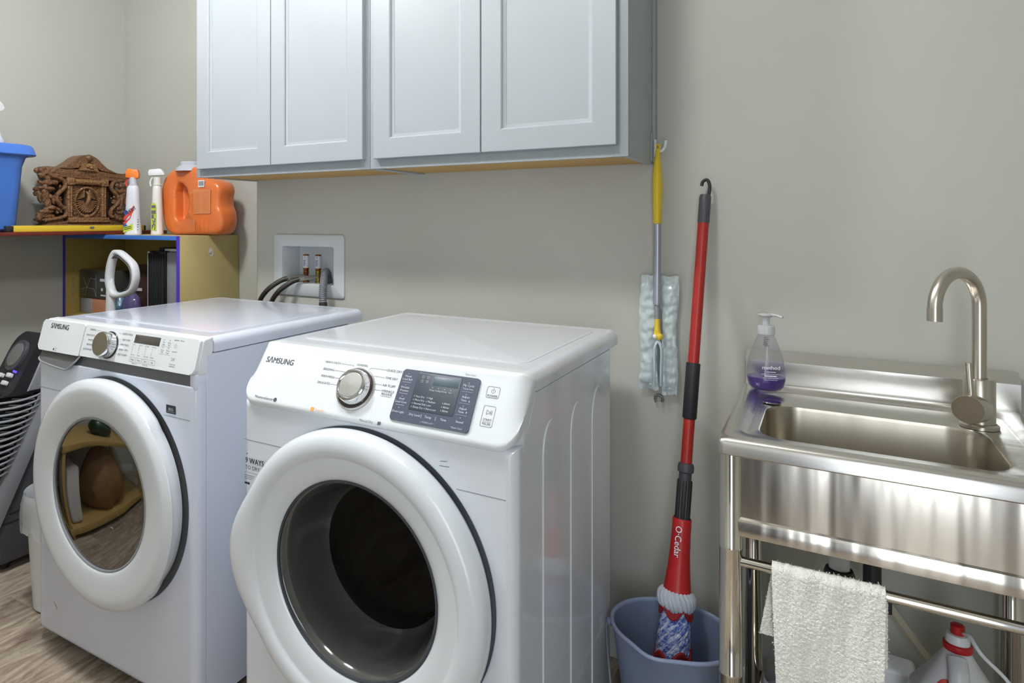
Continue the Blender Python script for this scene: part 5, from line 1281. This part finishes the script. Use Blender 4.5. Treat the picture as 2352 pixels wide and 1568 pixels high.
# under the sink
t = thing('drain_trap', 'white sink tailpiece with dark brown slip nut under the bowl', 'drain pipe', (.017, 1.66, .48))
M().tube([(.020, 1.66, .697), (.020, 1.66, .53)], .0185, 20).obj('tailpiece', WHITEP, t)
m = M(Matrix.Translation((.020, 1.66, 0))); m.lathe([(.0195, .545), (.024, .543), (.027, .535), (.027, .515), (.0285, .513), (.0285, .500), (.026, .495), (.020, .494)], 28); m.obj('slip_nut', RUB, t)
M().tube(cat([(.020, 1.66, .50), (.020, 1.66, .44), (.035, 1.68, .395), (.065, 1.72, .40), (.078, 1.76, .45), (.080, 1.775, .46)], 6), .0195, 16).obj('trap_bend', BLK, t)
m = M(); m.tube([(.080, 1.775, .675), (.080, 1.775, .136)], .0165, 18); m.obj('standpipe', BLK, t)
m = M(Matrix.Translation((.080, 1.775, 0))); m.lathe([(.017, .46), (.0225, .458), (.0225, .425), (.017, .422)], 20); m.box(.02, .034, -.01, .01, .425, .46, .002); m.obj('pipe_collar', BLK, t)
tag(M().tube([(.105, 1.955, .375), (.205, 1.955, .235), (.262, 1.955, .145)], .0105, 4).obj('wall_pipe', BEIG if False else mat('cream_pipe', '#c4bca9', rough=.5)), 'cream flat pipe running diagonally down the wall under the sink', 'pipe')
# vinegar-type jug with sprayer
JX, JY = .218, 1.750
t = thing('cleaner_jug', 'white cleaner jug with a red cap and red label under the sink', 'jug', (JX, JY, .135))
m = M(Matrix.Translation((JX, JY, 0)))
m.loft([lo(-a, a, -b_, b_, r, z) for a, b_, r, z in ((.078, .055, .02, .136), (.082, .058, .025, .142), (.082, .058, .025, .27), (.074, .052, .03, .305), (.050, .040, .03, .345), (.030, .028, .025, .380), (.021, .021, .0205, .398), (.020, .020, .0195, .405))]); m.obj('jug_body', JUGW, t, ang=60)
m = M(Matrix.Translation((JX, JY, 0))); m.tube(cat([(-.004, -.03, .392), (-.004, -.052, .372), (-.006, -.064, .33), (-.008, -.066, .27)], 6), .0125, 14, flat=(1, 1.3)); m.obj('handle', JUGW, t)
m = M(Matrix.Translation((JX, JY, 0))); m.lathe([(.0205, .398), (.0235, .399), (.0245, .404), (.0235, .411), (.0205, .413)], 28); m.obj('cap_ring', RED, t)
m = M(Matrix.Translation((JX, JY, 0))); m.lathe([(.020, .412), (.0195, .424), (.0165, .429), (.010, .430)], 28); m.obj('cap_base', WHITEP, t)
m = M(Matrix.Translation((JX, JY, 0))); m.lathe([(.0105, .428), (.0115, .431), (.0115, .446), (.009, .448), (.0001, .448)], 24); m.obj('spout_cap', RED, t)
def jug_skin(x, z, off):
    tb = ((.27, .082, .058, .025), (.305, .074, .052, .03), (.345, .050, .040, .03), (.380, .030, .028, .025))
    q = [t_ for t_ in range(3) if tb[t_][0] <= z] or [0]; p0, p1 = tb[q[-1]], tb[q[-1]+1]; k = max(0, min(1, (z-p0[0])/(p1[0]-p0[0])))
    hx_, hy_, r_ = (p0[i]+(p1[i]-p0[i])*k for i in (1, 2, 3)); dx = min(r_*.98, max(0, abs(x)-(hx_-r_)))
    return (x, -(hy_-r_+math.sqrt(r_*r_-dx*dx))-off, z)
def lab(x0, x1, z0, z1, off): return lambda u, v: jug_skin(x0+(x1-x0)*u - .018*(1-v), z0+(z1-z0)*v*(.80+.20*math.sin(PI*(.15+.85*u)*.75)), off)
m = M(Matrix.Translation((JX, JY, 0))); m.grid(lab(-.040, -.010, .225, .352, .0016), 12, 20); m.obj('red_label', LRED, t)
m = M(Matrix.Translation((JX, JY, 0))); m.grid(lab(-.019, -.011, .285, .335, .0026), 4, 8); m.obj('label_flash', PAPER, t)
tag(M().tube(cat([(.226, 1.738, .438), (.232, 1.715, .446), (.247, 1.695, .426), (.291, 1.69, .380), (.322, 1.69, .29), (.315, 1.70, .20), (.30, 1.70, .139)], 8), .0034, 8).obj('white_cable', WHITEP), 'thin white cable hanging beside the red-capped jug', 'cable')
t = thing('glass_jar', 'clear round jar on the lower sink shelf left of the towel', 'jar', (-.088, 1.70, .135))
M(Matrix.Translation((-.083, 1.70, 0))).lathe([(.0001, .137), (.030, .137), (.034, .15), (.034, .245), (.031, .285), (.024, .312), (.022, .322)], 32).obj('jar_body', CLEARP, t)
M(Matrix.Translation((-.083, 1.70, 0))).lathe([(.025, .23), (.0362, .232), (.0362, .25), (.034, .255)], 32).obj('jar_band', GREYP, t)
tag(M().box(.085, .165, 1.86, 1.93, .136, .262, .01, 3).obj('storage_box', WHITEP), 'white plastic box at the back of the lower sink shelf', 'box')

# ================================================================ low rack facing the washer (out of frame, seen in its window)
t = thing('wooden_rack', 'low pine rack along the left wall opposite the washing machine', 'rack', (-2.70, .38, 0))
for z in (.025, .43): M().box(-3.0, -2.40, -.10, .86, z, z+.036, .003).obj('shelf', RACKW, t)
for a in (-2.99, -2.44):
    for b_ in (-.09, .815): M().box(a, a+.035, b_, b_+.035, 0, .43, .003).obj('post', RACKW, t)
tag(lump(-2.56, .40, .062, .145, .19, .33, 4.4, .2).obj('paper_bag', KRAFT), 'crumpled brown paper bag on the lower board of the pine rack', 'bag')
tag(M().box(-2.70, -2.44, .66, .78, .062, .33, .02, 3).obj('white_package', PAPER), 'white paper package beside the brown bag on the pine rack', 'package')
tag(lump(-2.60, .36, .467, .10, .13, .16, 9.4, .2).obj('green_bag', GRN), 'dark green bag on top of the pine rack', 'bag')
t = thing('reflection_prop', 'unseen navy reflection hamper against the door behind the camera', 'prop', (-.22, -.42, 0))  # added unseen block, gives the sink steel a dark navy reflection
m = M(); m.loft([[(p[0], p[1], z) for p in rrect(-.22, -.42, a, b_, .03, 5)] for z, a, b_ in ((.005, .11, .13), (.30, .125, .145), (.58, .13, .15), (.58, .12, .14), (.05, .10, .12))]); m.obj('prop_body', LAUNDB, t)
